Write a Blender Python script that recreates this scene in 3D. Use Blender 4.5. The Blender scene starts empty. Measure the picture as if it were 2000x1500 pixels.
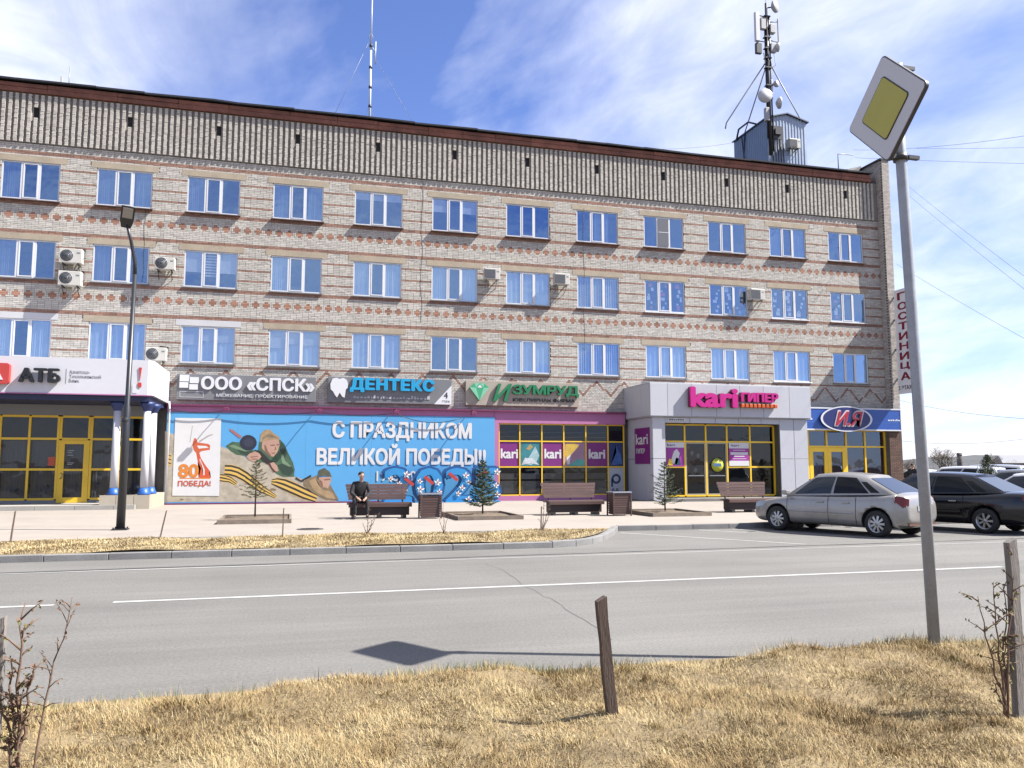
import bpy, bmesh, math, random
import numpy as np
from mathutils import Vector, Matrix
random.seed(7)
RNG = np.random.default_rng(11)
SC = bpy.context.scene
COL = SC.collection
PI = math.pi

# ------------------------------------------------------------------ camera, sky, sun, exposure
cam_d = bpy.data.cameras.new('camera')
cam_d.sensor_width = 36.0
cam_d.lens = 1580.0 / 2000.0 * 36.0
cam_d.clip_start = 0.05
cam_d.clip_end = 6000.0
cam = bpy.data.objects.new('camera', cam_d)
COL.objects.link(cam)
cam.location = (0.0, 0.0, 1.6)
YAW, PITCH = 0.2640, 0.1014
cam.rotation_euler = (PI / 2 + PITCH, 0.0, -YAW)
SC.camera = cam

SUN_TRAVEL = Vector((-2.8, 1.0, -3.3)).normalized()
SUN_EL = math.asin(-SUN_TRAVEL.z)
SUN_AZ = math.atan2(-SUN_TRAVEL.x, -SUN_TRAVEL.y)      # from +Y towards +X
sun_d = bpy.data.lights.new('sun', 'SUN')
sun_d.energy = 5.0
sun_d.angle = math.radians(0.53)
sun_d.color = (1.0, 0.955, 0.89)
sun = bpy.data.objects.new('sun', sun_d)
COL.objects.link(sun)
sun.rotation_euler = SUN_TRAVEL.to_track_quat('-Z', 'Y').to_euler()
sun.location = (30, -10, 40)

world = bpy.data.worlds.new('World')
SC.world = world
world.use_nodes = True
wn, wl = world.node_tree.nodes, world.node_tree.links
wn.clear()
w_out = wn.new('ShaderNodeOutputWorld')
w_bg = wn.new('ShaderNodeBackground')
w_bg.inputs['Strength'].default_value = 0.052
sky = wn.new('ShaderNodeTexSky')
sky.sky_type = 'NISHITA'
sky.sun_disc = False
sky.sun_elevation = SUN_EL
sky.sun_rotation = SUN_AZ
sky.altitude = 200
sky.air_density = 1.0
sky.dust_density = 0.25
sky.ozone_density = 4.0
# thin cirrus on a flat layer high above: direction / height gives the layer its perspective
tc = wn.new('ShaderNodeTexCoord')
sep = wn.new('ShaderNodeSeparateXYZ'); wl.new(tc.outputs['Generated'], sep.inputs[0])
zc = wn.new('ShaderNodeMath'); zc.operation = 'MAXIMUM'; wl.new(sep.outputs['Z'], zc.inputs[0]); zc.inputs[1].default_value = 0.0
za = wn.new('ShaderNodeMath'); za.operation = 'ADD'; wl.new(zc.outputs[0], za.inputs[0]); za.inputs[1].default_value = 0.22
dv = wn.new('ShaderNodeVectorMath'); dv.operation = 'DIVIDE'; wl.new(tc.outputs['Generated'], dv.inputs[0])
cz = wn.new('ShaderNodeCombineXYZ')
for i in range(3): wl.new(za.outputs[0], cz.inputs[i])
wl.new(cz.outputs[0], dv.inputs[1])
mp = wn.new('ShaderNodeMapping'); wl.new(dv.outputs[0], mp.inputs['Vector'])
mp.inputs['Location'].default_value = (-2.20, -5.52, 0.866)
mp.inputs['Rotation'].default_value = (0, 0, math.radians(28))
mp.inputs['Scale'].default_value = (1.0, 0.62, 0.4)
n1 = wn.new('ShaderNodeTexNoise'); wl.new(mp.outputs[0], n1.inputs['Vector'])
n1.inputs['Scale'].default_value = 1.25; n1.inputs['Detail'].default_value = 7; n1.inputs['Roughness'].default_value = 0.55
n1.inputs['Distortion'].default_value = 0.5
n2 = wn.new('ShaderNodeTexNoise'); wl.new(mp.outputs[0], n2.inputs['Vector'])
n2.inputs['Scale'].default_value = 5.0; n2.inputs['Detail'].default_value = 8; n2.inputs['Roughness'].default_value = 0.6
n2.inputs['Distortion'].default_value = 0.9
cr = wn.new('ShaderNodeMapRange'); wl.new(n1.outputs['Fac'], cr.inputs['Value'])
cr.inputs['From Min'].default_value = 0.37; cr.inputs['From Max'].default_value = 0.62
cr2 = wn.new('ShaderNodeMapRange'); wl.new(n2.outputs['Fac'], cr2.inputs['Value'])
cr2.inputs['From Min'].default_value = 0.25; cr2.inputs['From Max'].default_value = 0.75
cr2.inputs['To Min'].default_value = 0.45; cr2.inputs['To Max'].default_value = 1.0
cm = wn.new('ShaderNodeMath'); cm.operation = 'MULTIPLY'; wl.new(cr.outputs[0], cm.inputs[0]); wl.new(cr2.outputs[0], cm.inputs[1])
cm2 = wn.new('ShaderNodeMath'); cm2.operation = 'MULTIPLY'; wl.new(cm.outputs[0], cm2.inputs[0]); cm2.inputs[1].default_value = 0.85
mx = wn.new('ShaderNodeMix'); mx.data_type = 'RGBA'
wl.new(cm2.outputs[0], mx.inputs[0])
gn = wn.new('ShaderNodeVectorMath'); gn.operation = 'MULTIPLY'; wl.new(sky.outputs[0], gn.inputs[0]); gn.inputs[1].default_value = (1.12, 1.08, 1.42)
wl.new(gn.outputs[0], mx.inputs[6]); mx.inputs[7].default_value = (9.0, 9.2, 9.9, 1)
wl.new(mx.outputs[2], w_bg.inputs['Color'])
wl.new(w_bg.outputs[0], w_out.inputs['Surface'])

SC.view_settings.view_transform = 'Standard'
SC.view_settings.look = 'None'
SC.view_settings.gamma = 1.0
SC.view_settings.exposure = 1.58
SC.view_settings.use_curve_mapping = False
SC.render.engine = 'CYCLES'
SC.cycles.max_bounces = 8
SC.cycles.transparent_max_bounces = 12
SC.cycles.caustics_reflective = False
SC.cycles.caustics_refractive = False

# ------------------------------------------------------------------ materials
def lin(c):
    return tuple(((v / 255.0) / 12.92 if v / 255.0 <= 0.04045 else ((v / 255.0 + 0.055) / 1.055) ** 2.4) for v in c)
MATS = {}
ALB = 0.6            # all base colours below are written relative to white = 0.8 / 0.6
def M(name, col, rough=0.6, var=0.0, scale=3.0, bump=0.0, bscale=40.0, metal=0.0, island=0.0, stain=None, stain_scale=0.6,
      stretch=(1, 1, 1), spec=0.5, coat=0.0, trans=0.0):
    """col in linear base colour; var = noise variation; island = variation per separate piece"""
    if name in MATS: return MATS[name]
    col = tuple(v * ALB for v in col); stain = tuple(v * ALB for v in stain) if stain else None
    m = bpy.data.materials.new(name); m.use_nodes = True
    n, l = m.node_tree.nodes, m.node_tree.links
    b = n['Principled BSDF']
    b.inputs['Roughness'].default_value = rough; b.inputs['Metallic'].default_value = metal
    b.inputs['Specular IOR Level'].default_value = spec
    b.inputs['Coat Weight'].default_value = coat
    b.inputs['Coat Roughness'].default_value = 0.06
    b.inputs['Transmission Weight'].default_value = trans
    rgb = n.new('ShaderNodeRGB'); rgb.outputs[0].default_value = (*col, 1)
    cur = rgb.outputs[0]
    t = n.new('ShaderNodeTexCoord'); mpn = n.new('ShaderNodeMapping'); l.new(t.outputs['Object'], mpn.inputs[0]); mpn.inputs['Scale'].default_value = stretch
    def mult(cur, val, lo, hi, fmin=0.25, fmax=0.75):
        r = n.new('ShaderNodeMapRange'); l.new(val, r.inputs['Value'])
        r.inputs['From Min'].default_value = fmin; r.inputs['From Max'].default_value = fmax
        r.inputs['To Min'].default_value = lo; r.inputs['To Max'].default_value = hi
        x = n.new('ShaderNodeVectorMath'); x.operation = 'SCALE'; l.new(cur, x.inputs[0]); l.new(r.outputs[0], x.inputs['Scale'])
        return x.outputs[0]
    if var:
        for sc_, k in ((scale, 1.0), (scale * 7.3, 0.6)):
            nz = n.new('ShaderNodeTexNoise'); l.new(mpn.outputs[0], nz.inputs['Vector'])
            nz.inputs['Scale'].default_value = sc_; nz.inputs['Detail'].default_value = 5
            cur = mult(cur, nz.outputs['Fac'], 1 - var * k, 1 + var * k)
    if island:
        g = n.new('ShaderNodeNewGeometry'); oi = n.new('ShaderNodeObjectInfo')
        ad = n.new('ShaderNodeMath'); ad.operation = 'ADD'; l.new(g.outputs['Random Per Island'], ad.inputs[0]); l.new(oi.outputs['Random'], ad.inputs[1])
        fr = n.new('ShaderNodeMath'); fr.operation = 'FRACT'; l.new(ad.outputs[0], fr.inputs[0])
        cur = mult(cur, fr.outputs[0], 1 - island, 1 + island, 0, 1)
    if stain:
        nz = n.new('ShaderNodeTexNoise'); l.new(mpn.outputs[0], nz.inputs['Vector'])
        nz.inputs['Scale'].default_value = stain_scale; nz.inputs['Detail'].default_value = 8; nz.inputs['Roughness'].default_value = 0.65
        r = n.new('ShaderNodeMapRange'); l.new(nz.outputs['Fac'], r.inputs['Value'])
        r.inputs['From Min'].default_value = 0.5; r.inputs['From Max'].default_value = 0.78; r.inputs['To Max'].default_value = 0.75
        x = n.new('ShaderNodeMix'); x.data_type = 'RGBA'; l.new(r.outputs[0], x.inputs[0]); l.new(cur, x.inputs[6]); x.inputs[7].default_value = (*stain, 1)
        cur = x.outputs[2]
    l.new(cur, b.inputs['Base Color'])
    if bump:
        nz = n.new('ShaderNodeTexNoise'); l.new(mpn.outputs[0], nz.inputs['Vector']); nz.inputs['Scale'].default_value = bscale; nz.inputs['Detail'].default_value = 6
        bp = n.new('ShaderNodeBump'); l.new(nz.outputs['Fac'], bp.inputs['Height']); bp.inputs['Strength'].default_value = bump; bp.inputs['Distance'].default_value = 0.02
        l.new(bp.outputs[0], b.inputs['Normal'])
    MATS[name] = m
    return m
def glass_mat(name, base=0.26, tint=(0.84, 0.89, 0.94), rough=0.0, wav=0.012, coat=(0.46, 0.68, 1.0), fk=1.6):
    """window pane: clear with a mirror reflection that grows at grazing angles, very slightly wavy"""
    if name in MATS: return MATS[name]
    m = bpy.data.materials.new(name); m.use_nodes = True
    n, l = m.node_tree.nodes, m.node_tree.links; n.clear()
    o = n.new('ShaderNodeOutputMaterial'); mix = n.new('ShaderNodeMixShader'); tr = n.new('ShaderNodeBsdfTransparent'); gl = n.new('ShaderNodeBsdfGlossy')
    tr.inputs[0].default_value = (*tint, 1); gl.inputs['Roughness'].default_value = rough; gl.inputs['Color'].default_value = (*coat, 1)
    fr = n.new('ShaderNodeFresnel'); gb = n.new('ShaderNodeNewGeometry'); ri = n.new('ShaderNodeMapRange'); l.new(gb.outputs['Backfacing'], ri.inputs['Value']); ri.inputs['To Min'].default_value = 1.5; ri.inputs['To Max'].default_value = 1 / 1.5; l.new(ri.outputs[0], fr.inputs['IOR'])   # same on both sides of the thin pane
    ad = n.new('ShaderNodeMath'); ad.operation = 'MULTIPLY_ADD'; l.new(fr.outputs[0], ad.inputs[0]); ad.inputs[1].default_value = fk; ad.inputs[2].default_value = base; ad.use_clamp = True
    t = n.new('ShaderNodeTexCoord'); nz = n.new('ShaderNodeTexNoise'); l.new(t.outputs['Object'], nz.inputs['Vector']); nz.inputs['Scale'].default_value = 1.1
    bp = n.new('ShaderNodeBump'); l.new(nz.outputs['Fac'], bp.inputs['Height']); bp.inputs['Strength'].default_value = wav * 10; bp.inputs['Distance'].default_value = 0.1
    l.new(bp.outputs[0], gl.inputs['Normal'])
    l.new(ad.outputs[0], mix.inputs[0]); l.new(tr.outputs[0], mix.inputs[1]); l.new(gl.outputs[0], mix.inputs[2]); l.new(mix.outputs[0], o.inputs[0])
    MATS[name] = m
    return m

# ------------------------------------------------------------------ mesh helpers
class MB:
    def __init__(s): s.v = []; s.f = []; s.m = []; s.sm = []
    def add(s, vs, fs, mi=0, smooth=False):
        b = len(s.v); s.v.extend([tuple(p) for p in vs])
        for f in fs: s.f.append(tuple(b + i for i in f)); s.m.append(mi); s.sm.append(smooth)
        return s
    def box(s, x0, x1, y0, y1, z0, z1, mi=0, bev=0.0):
        if bev <= 0:
            v = [(x0, y0, z0), (x1, y0, z0), (x1, y1, z0), (x0, y1, z0), (x0, y0, z1), (x1, y0, z1), (x1, y1, z1), (x0, y1, z1)]
            return s.add(v, [(0, 3, 2, 1), (4, 5, 6, 7), (0, 1, 5, 4), (1, 2, 6, 5), (2, 3, 7, 6), (3, 0, 4, 7)], mi)
        bm = bmesh.new(); bmesh.ops.create_cube(bm, size=1)
        for p in bm.verts: p.co = ((x0 + x1) / 2 + p.co.x * (x1 - x0), (y0 + y1) / 2 + p.co.y * (y1 - y0), (z0 + z1) / 2 + p.co.z * (z1 - z0))
        bmesh.ops.bevel(bm, geom=bm.edges[:], offset=bev, segments=2, profile=0.5, affect='EDGES')
        return s.bm(bm, mi)
    def bm(s, bm, mi=0, smooth=False):
        bm.verts.index_update()
        s.add([p.co[:] for p in bm.verts], [[q.index for q in f.verts] for f in bm.faces], mi, smooth); bm.free()
        return s
    def tube(s, pts, r, n=8, mi=0, smooth=True, cap=True):
        pts = [Vector(p) for p in pts]
        rs = r if isinstance(r, (list, tuple)) else [r] * len(pts)
        vs = []
        ref = None
        for i, p in enumerate(pts):
            a = pts[max(0, i - 1)]; b = pts[min(len(pts) - 1, i + 1)]
            d = (b - a).normalized()
            if ref is None:
                ref = Vector((0, 0, 1)) if abs(d.z) < 0.9 else Vector((1, 0, 0))
            u = d.cross(ref).normalized(); w = u.cross(d).normalized(); ref = w
            for k in range(n):
                t = 2 * PI * k / n
                vs.append(p + (u * math.cos(t) + w * math.sin(t)) * rs[i])
        fs = []
        for i in range(len(pts) - 1):
            for k in range(n):
                fs.append((i * n + k, i * n + (k + 1) % n, (i + 1) * n + (k + 1) % n, (i + 1) * n + k))
        s.add(vs, fs, mi, smooth)
        if cap:
            b = len(s.v) - len(vs)
            s.f.append(tuple(b + k for k in range(n))[::-1]); s.m.append(mi); s.sm.append(False)
            s.f.append(tuple(b + (len(pts) - 1) * n + k for k in range(n))); s.m.append(mi); s.sm.append(False)
        return s
    def lathe(s, prof, n=20, mi=0, axis='z', c=(0, 0, 0), smooth=True):
        vs = []
        for r, h in prof:
            for k in range(n):
                t = 2 * PI * k / n
                if axis == 'z': vs.append((c[0] + r * math.cos(t), c[1] + r * math.sin(t), c[2] + h))
                elif axis == 'y': vs.append((c[0] + r * math.cos(t), c[1] + h, c[2] + r * math.sin(t)))
                else: vs.append((c[0] + h, c[1] + r * math.cos(t), c[2] + r * math.sin(t)))
        fs = [(i * n + k, i * n + (k + 1) % n, (i + 1) * n + (k + 1) % n, (i + 1) * n + k) for i in range(len(prof) - 1) for k in range(n)]
        return s.add(vs, fs, mi, smooth)
    def prism(s, poly, y0, y1, mi=0):
        """polygon in XZ, extruded along Y from y0 (front) to y1"""
        n = len(poly)
        v = [(x, y0, z) for x, z in poly] + [(x, y1, z) for x, z in poly]
        return s.add(v, [tuple(range(n)), tuple(range(2 * n - 1, n - 1, -1))] + [(i, n + i, n + (i + 1) % n, (i + 1) % n) for i in range(n)], mi)
    def mesh(s, name, mats):
        me = bpy.data.meshes.new(name)
        me.from_pydata(s.v, [], s.f)
        for m in (mats if isinstance(mats, (list, tuple)) else [mats]): me.materials.append(m)
        me.polygons.foreach_set('material_index', s.m)
        me.polygons.foreach_set('use_smooth', s.sm)
        me.update()
        return me
def fix_normals(me):
    bm = bmesh.new(); bm.from_mesh(me); bmesh.ops.recalc_face_normals(bm, faces=bm.faces[:]); bm.to_mesh(me); bm.free()
def link(name, me, parent=None, loc=(0, 0, 0), rot=(0, 0, 0)):
    o = bpy.data.objects.new(name, me); COL.objects.link(o)
    o.location = loc; o.rotation_euler = rot
    if parent: o.parent = parent
    return o
def part(name, mb, mats, parent=None, loc=(0, 0, 0), rot=(0, 0, 0), fix=True):
    me = mb.mesh(name, mats)
    if fix: fix_normals(me)
    return link(name, me, parent, loc, rot)
def tag(o, label=None, cat=None, group=None, kind=None):
    if label: o['label'] = label
    if cat: o['category'] = cat
    if group: o['group'] = group
    if kind: o['kind'] = kind
    return o
def thing(name, label, cat, loc=(0, 0, 0), rz=0.0, group=None):
    o = bpy.data.objects.new(name, None); COL.objects.link(o); o.empty_display_size = 0.2
    o.location = loc; o.rotation_euler = (0, 0, rz)
    return tag(o, label, cat, group)
def empty(name, parent, loc=(0, 0, 0)):
    o = bpy.data.objects.new(name, None); COL.objects.link(o); o.parent = parent; o.location = loc; o.empty_display_size = 0.1
    return o
def structure(o): o['kind'] = 'structure'; return o
def copy_tree(o, parent=None):
    c = o.copy(); COL.objects.link(c); c.parent = parent
    for ch in [q for q in bpy.data.objects if q.parent == o]: copy_tree(ch, c)
    return c
def text_mesh(s, x0, x1, z0, z1, y, depth=0.0, bold=0.0, shear=0.0, spacing=1.0, mi_front=0, mat=None, name='lettering', parent=None, mats=None, vertical=False, res=3):
    """lettering fitted to a box on a wall that faces -Y: front at y, going back by depth"""
    cu = bpy.data.curves.new('txt', 'FONT'); cu.body = s; cu.size = 1.0; cu.extrude = 0.5 if depth > 0 else 0.0
    cu.shear = shear; cu.space_character = spacing; cu.resolution_u = res; cu.align_x = 'CENTER' if vertical else 'LEFT'
    if vertical: cu.space_line = 0.95
    o = bpy.data.objects.new('txt', cu); COL.objects.link(o)
    dg = bpy.context.evaluated_depsgraph_get()
    me = bpy.data.meshes.new_from_object(o.evaluated_get(dg))
    bpy.data.objects.remove(o); bpy.data.curves.remove(cu)
    n = len(me.vertices); co = np.empty(n * 3); me.vertices.foreach_get('co', co); co = co.reshape(-1, 3)
    a, b = co.min(0), co.max(0)
    out = np.empty_like(co)
    out[:, 0] = x0 + (co[:, 0] - a[0]) / (b[0] - a[0]) * (x1 - x0)
    out[:, 2] = z0 + (co[:, 1] - a[1]) / (b[1] - a[1]) * (z1 - z0)
    out[:, 1] = y + ((0.5 - co[:, 2]) * depth if depth > 0 else 0.0)
    me.vertices.foreach_set('co', out.ravel()); me.materials.clear()
    if bold > 0:                              # heavier weight: the same outline laid down again a little to each side
        bm = bmesh.new(); bm.from_mesh(me); b0 = bm.copy(); h_ = (z1 - z0) * bold * .62; w_ = min((x1 - x0) / max(1, len(s)) * bold * 1.25, h_ * 2.2)
        tmp = bpy.data.meshes.new('t')
        for i, (dx, dz) in enumerate(((w_, 0), (-w_, 0), (0, h_), (0, -h_), (w_ * .7, h_ * .7), (-w_ * .7, -h_ * .7), (-w_ * .7, h_ * .7), (w_ * .7, -h_ * .7))):
            b1 = b0.copy(); bmesh.ops.translate(b1, verts=b1.verts[:], vec=(dx, -.0009 * (i + 1), dz)); b1.to_mesh(tmp); bm.from_mesh(tmp); b1.free()
        b0.free(); bm.to_mesh(me); bm.free(); bpy.data.meshes.remove(tmp)
    for m in (mats or [mat]): me.materials.append(m)
    me.name = name; me.update()
    if mats and len(mats) > 1:
        nr = np.empty(len(me.polygons) * 3); me.polygons.foreach_get('normal', nr)
        me.polygons.foreach_set('material_index', (np.abs(nr.reshape(-1, 3)[:, 1]) < 0.5).astype(np.int32))
    return link(name, me, parent)
def flat_poly(poly, y, mat, name, parent, th=0.004):
    """flat print: a thin sheet in XZ with its front at y"""
    bm = bmesh.new()
    vs = [bm.verts.new((x, y, z)) for x, z in poly]
    f = bm.faces.new(vs)
    bmesh.ops.triangulate(bm, faces=[f])
    me = bpy.data.meshes.new(name); bm.to_mesh(me); bm.free(); me.materials.append(mat)
    for p in me.polygons: pass
    return link(name, me, parent)
# ------------------------------------------------------------------ shared palette (linear base colours)
W_PAINT = M('white_paint', (0.66, 0.66, 0.67), 0.45, var=0.04, scale=1.5)
W_FRAME = M('white_upvc', (0.82, 0.83, 0.86), 0.3, var=0.02)
YEL = M('yellow_paint', (1.10, 0.70, 0.035), 0.4, var=0.08, scale=2.0)
DARK = M('dark_metal', (0.02, 0.021, 0.026), 0.45, var=0.1)
GREYM = M('grey_metal', (0.32, 0.33, 0.36), 0.45, var=0.08, metal=0.3)
GALV = M('galvanised_steel', (0.40, 0.435, 0.49), 0.5, var=0.14, scale=6, metal=0.12)
PANE = glass_mat('window_glass')
PANE_D = glass_mat('shop_glass', 0.0, (0.42, 0.44, 0.47), coat=(.9, .95, 1), fk=1.0)
CURT = M('curtain_cloth', (0.75, 0.88, 1.0), 0.9, var=0.1, scale=4, stretch=(6, 6, 0.4))
CURT2 = M('curtain_blue', (0.26, 0.34, 0.52), 0.9, var=0.1, scale=4, stretch=(6, 6, 0.4))
BLIND = M('roller_blind', (0.72, 0.74, 0.76), 0.85, var=0.05)
PAPER = M('paper_white', (0.8, 0.8, 0.8), 0.8)
PRED = M('paper_red', (0.6, 0.05, 0.06), 0.7)
WOODB = M('bench_wood', (0.115, 0.062, 0.052), 0.5, var=0.22, scale=3, island=0.18, stretch=(0.6, 6, 6))
WOODG = M('weathered_wood', (0.26, 0.20, 0.15), 0.85, var=0.3, scale=5, stretch=(4, 4, 0.6), bump=0.5, bscale=30)
BARK = M('twig_bark', (0.19, 0.115, 0.075), 0.85, var=0.25, scale=12)
RUBBER = M('rubber', (0.014, 0.014, 0.015), 0.75)
D = 36.645                                    # facade plane
SLOPE = lambda y: 0.12 - 0.006 * (y - 18.5)   # pavement height, falling gently to the building
# ------------------------------------------------------------------ ground, road, verges, pavement
def sheet(name, pts, z, mat):
    bm = bmesh.new(); f = bm.faces.new([bm.verts.new((x, y, z if not callable(z) else z(y))) for x, y in pts])
    bmesh.ops.triangulate(bm, faces=[f])
    me = bpy.data.meshes.new(name); bm.to_mesh(me); bm.free(); me.materials.append(mat)
    fix_normals(me)
    if me.polygons[0].normal.z < 0: me.flip_normals()
    return structure(link(name, me))
SOIL = M('dry_soil', (0.20, 0.16, 0.11), 0.95, var=0.3, scale=0.6, bump=0.6, bscale=25)
ASPH = M('asphalt', (0.197, 0.19, 0.176), 0.85, var=0.13, scale=1.1, bump=0.5, bscale=170, stain=(0.138, 0.134, 0.127), stain_scale=0.75, stretch=(0.05, 1.0, 1))
def add_grit(m, k=.22):
    n, l = m.node_tree.nodes, m.node_tree.links; b = n['Principled BSDF']; src = b.inputs['Base Color'].links[0].from_socket
    t = n.new('ShaderNodeTexCoord')
    for sc_, lo, hi, det in ((38.0, 1 - k, 1 + k, 9), (0.45, .90, 1.09, 4)):
        z = n.new('ShaderNodeTexNoise'); l.new(t.outputs['Object'], z.inputs['Vector']); z.inputs['Scale'].default_value = sc_; z.inputs['Detail'].default_value = det
        r = n.new('ShaderNodeMapRange'); l.new(z.outputs['Fac'], r.inputs['Value']); r.inputs['From Min'].default_value = .3; r.inputs['From Max'].default_value = .7; r.inputs['To Min'].default_value = lo; r.inputs['To Max'].default_value = hi
        x = n.new('ShaderNodeVectorMath'); x.operation = 'SCALE'; l.new(src, x.inputs[0]); l.new(r.outputs[0], x.inputs['Scale']); src = x.outputs[0]
    l.new(src, b.inputs['Base Color'])
add_grit(ASPH)
PAVE = M('pavement_slabs', (0.38, 0.335, 0.29), 0.85, var=0.07, scale=0.8, bump=0.2, bscale=60, stain=(0.30, 0.255, 0.22), stain_scale=0.5)
KERB = M('kerb_concrete', (0.25, 0.246, 0.24), 0.85, var=0.16, scale=3, bump=0.4, bscale=40, island=0.1)
STRAWG = M('dead_turf', (0.26, 0.195, 0.10), 0.95, var=0.3, scale=2.2, bump=0.9, bscale=45, stain=(0.15, 0.10, 0.05), stain_scale=2.4)
LINE = M('road_marking', (0.50, 0.495, 0.48), 0.7, var=0.2, scale=5, stain=(0.25, 0.245, 0.235), stain_scale=5.0)
TAR = M('tar_seam', (0.075, 0.075, 0.075), 0.7, var=0.2, scale=4)
sheet('ground', [(-2500, -2500), (2500, -2500), (2500, 2500), (-2500, 2500)], -0.06, SOIL)
sheet('road', [(-120, 5.6), (160, 5.6), (160, 15.45), (-120, 15.45)], 0.0, ASPH)
sheet('car_park', [(4.9, 15.45), (160, 15.45), (160, 95), (4.9, 95)], 0.0, ASPH)
# pavement with its front step
def pavement():
    mb = MB()
    x0, x1, y0, y1 = -60, 31.9, 18.40, 49.5
    yk = 19.12
    pts = [(x0, y0), (7.35, y0), (7.62, 18.62), (7.85, yk), (20.0, yk), (20.0, 31.8), (32.5, 31.8), (32.5, y1), (x0, y1)]
    n = len(pts)
    mb.add([(x, y, SLOPE(y)) for x, y in pts] + [(x, y, -0.05) for x, y in pts], [tuple(range(n))] + [(i, (i + 1) % n, n + (i + 1) % n, n + i) for i in range(n)])
    o = part('pavement', mb, PAVE); structure(o)
pavement()
# kerbs: one stone after another
kerb = thing('kerb', None, None); structure(kerb)
def kerb_line(pts, w=0.15, h=0.13, step=1.0):
    pts = [Vector((*p, 0)) for p in pts]
    for a, b in zip(pts[:-1], pts[1:]):
        d = (b - a); L = d.length; n = max(1, round(L / step)); d.normalize(); u = Vector((-d.y, d.x, 0))
        for i in range(n):
            p = a + d * (L * i / n); le = L / n - 0.008
            mb = MB(); mb.box(0, le, 0, w, -0.1, h + random.uniform(-.004, .004), bev=0.012)
            part('kerb_stone', mb, KERB, kerb, p, (0, 0, math.atan2(d.y, d.x)))
kerb_line([(-32, 15.42), (5.0, 15.42)], h=.115)
kerb_line([(5.0, 15.42), (5.55, 15.58), (6.05, 15.95), (6.5, 16.5), (7.1, 17.5), (7.85, 18.95)], step=0.8)
kerb_line([(7.85, 18.95), (20.15, 18.95)])
kerb_line([(20.165, 18.96), (20.165, 31.64)])
kerb_line([(20.18, 31.65), (32.5, 31.65)])
kerb_line([(-32, 18.28), (7.2, 18.28)], w=0.08, h=0.115)
# far verge: turf body
def verge_h(x, y): return 0.03 * math.sin(1.3 * x + 0.7 * y) + 0.02 * math.sin(3.1 * x - 2.2 * y)
def far_edge(y):                       # right-hand end of the strip
    return np.interp(y, [15.5, 15.75, 16.1, 16.6, 17.5, 18.4], [4.9, 5.45, 5.95, 6.4, 6.95, 7.4])
mb = MB()
nx, ny = 150, 12
vs = []
for j in range(ny + 1):
    y = 15.56 + (18.29 - 15.56) * j / ny; xe = float(far_edge(y))
    for i in range(nx + 1):
        x = -32 + (xe + 32) * i / nx
        vs.append((x, y, 0.125 + verge_h(x, y) * 0.6))
mb.add(vs, [(j * (nx + 1) + i, j * (nx + 1) + i + 1, (j + 1) * (nx + 1) + i + 1, (j + 1) * (nx + 1) + i) for j in range(ny) for i in range(nx)], 0, True)
structure(part('verge_across_road', mb, STRAWG))
# near verge
def near_h(x, y):
    e = min(1.0, max(0.0, (6.05 + 0.1 * math.sin(1.7 * x) + 0.05 * math.sin(5.1 * x) - y) / 0.35))
    return 0.02 + e * (0.115 + 0.03 * math.sin(1.9 * x + 0.4) * math.cos(2.3 * y) + 0.02 * math.sin(5.2 * x - 3.1 * y) + 0.012 * math.sin(11 * x + 7 * y) - 0.0 )
mb = MB(); vs = []
nx, ny = 260, 110
for j in range(ny + 1):
    y = -3.0 + 9.2 * j / ny
    for i in range(nx + 1):
        x = -8 + 24.0 * i / nx
        vs.append((x, y, near_h(x, y)))
mb.add(vs, [(j * (nx + 1) + i, j * (nx + 1) + i + 1, (j + 1) * (nx + 1) + i + 1, (j + 1) * (nx + 1) + i) for j in range(ny) for i in range(nx)], 0, True)
structure(part('verge_near', mb, STRAWG))
sheet('verge_beyond', [(-120, -30), (-8, -30), (-8, 5.95), (-120, 5.95)], 0.06, STRAWG)
sheet('verge_beyond', [(16, -30), (160, -30), (160, 5.95), (16, 5.95)], 0.06, STRAWG)
# road markings and tar seam
def strip(name, pts, w, z, mat, wob=0.0):
    mb = MB(); vs = []
    P = [Vector((x, y, z)) for x, y in pts]
    for i, p in enumerate(P):
        d = (P[min(i + 1, len(P) - 1)] - P[max(0, i - 1)]).normalized(); u = Vector((-d.y, d.x, 0))
        ww = w * (1 + random.uniform(-wob, wob))
        vs += [p - u * ww / 2, p + u * ww / 2]
    mb.add(vs, [(2 * i, 2 * i + 1, 2 * i + 3, 2 * i + 2) for i in range(len(P) - 1)])
    o = part(name, mb, mat)
    if o.data.polygons[0].normal.z < 0: o.data.flip_normals()
    return structure(o)
def lx(a, b, n): return [a + (b - a) * i / n for i in range(n + 1)]
strip('centre_line', [(x, 10.62) for x in lx(-40, -2.62, 30)], 0.11, 0.004, LINE, 0.1)
strip('centre_line', [(x, 10.66) for x in lx(-2.0, 11.0, 24)], 0.11, 0.004, LINE, 0.1)
strip('centre_line', [(x, 10.66) for x in lx(14.0, 90, 30)], 0.11, 0.004, LINE, 0.1)
strip('edge_line', [(x, 13.9 + 0.012 * x) for x in lx(-40, 16, 40)], 0.06, 0.004, LINE, 0.3)
strip('tar_seam', [(x, 14.12 + 0.035 * x + 0.02 * math.sin(2.1 * x) + (0.25 if x < 2 else 0) * 0) for x in lx(-30, 16, 90)], 0.075, 0.005, TAR, 0.5)
for a, b in (((7.7, 18.45), (10.25, 14.75)), ((9.95, 18.75), (10.7, 17.7)), ((10.9, 18.75), (13.1, 14.9)), ((14.1, 18.75), (16.3, 14.9)), ((17.3, 18.75), (19.5, 14.9)), ((20.5, 18.75), (22.7, 14.9))):
    strip('bay_line', [(a[0] + (b[0] - a[0]) * t, a[1] + (b[1] - a[1]) * t) for t in lx(0, 1, 10)], 0.09, 0.004, LINE, 0.1)
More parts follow.
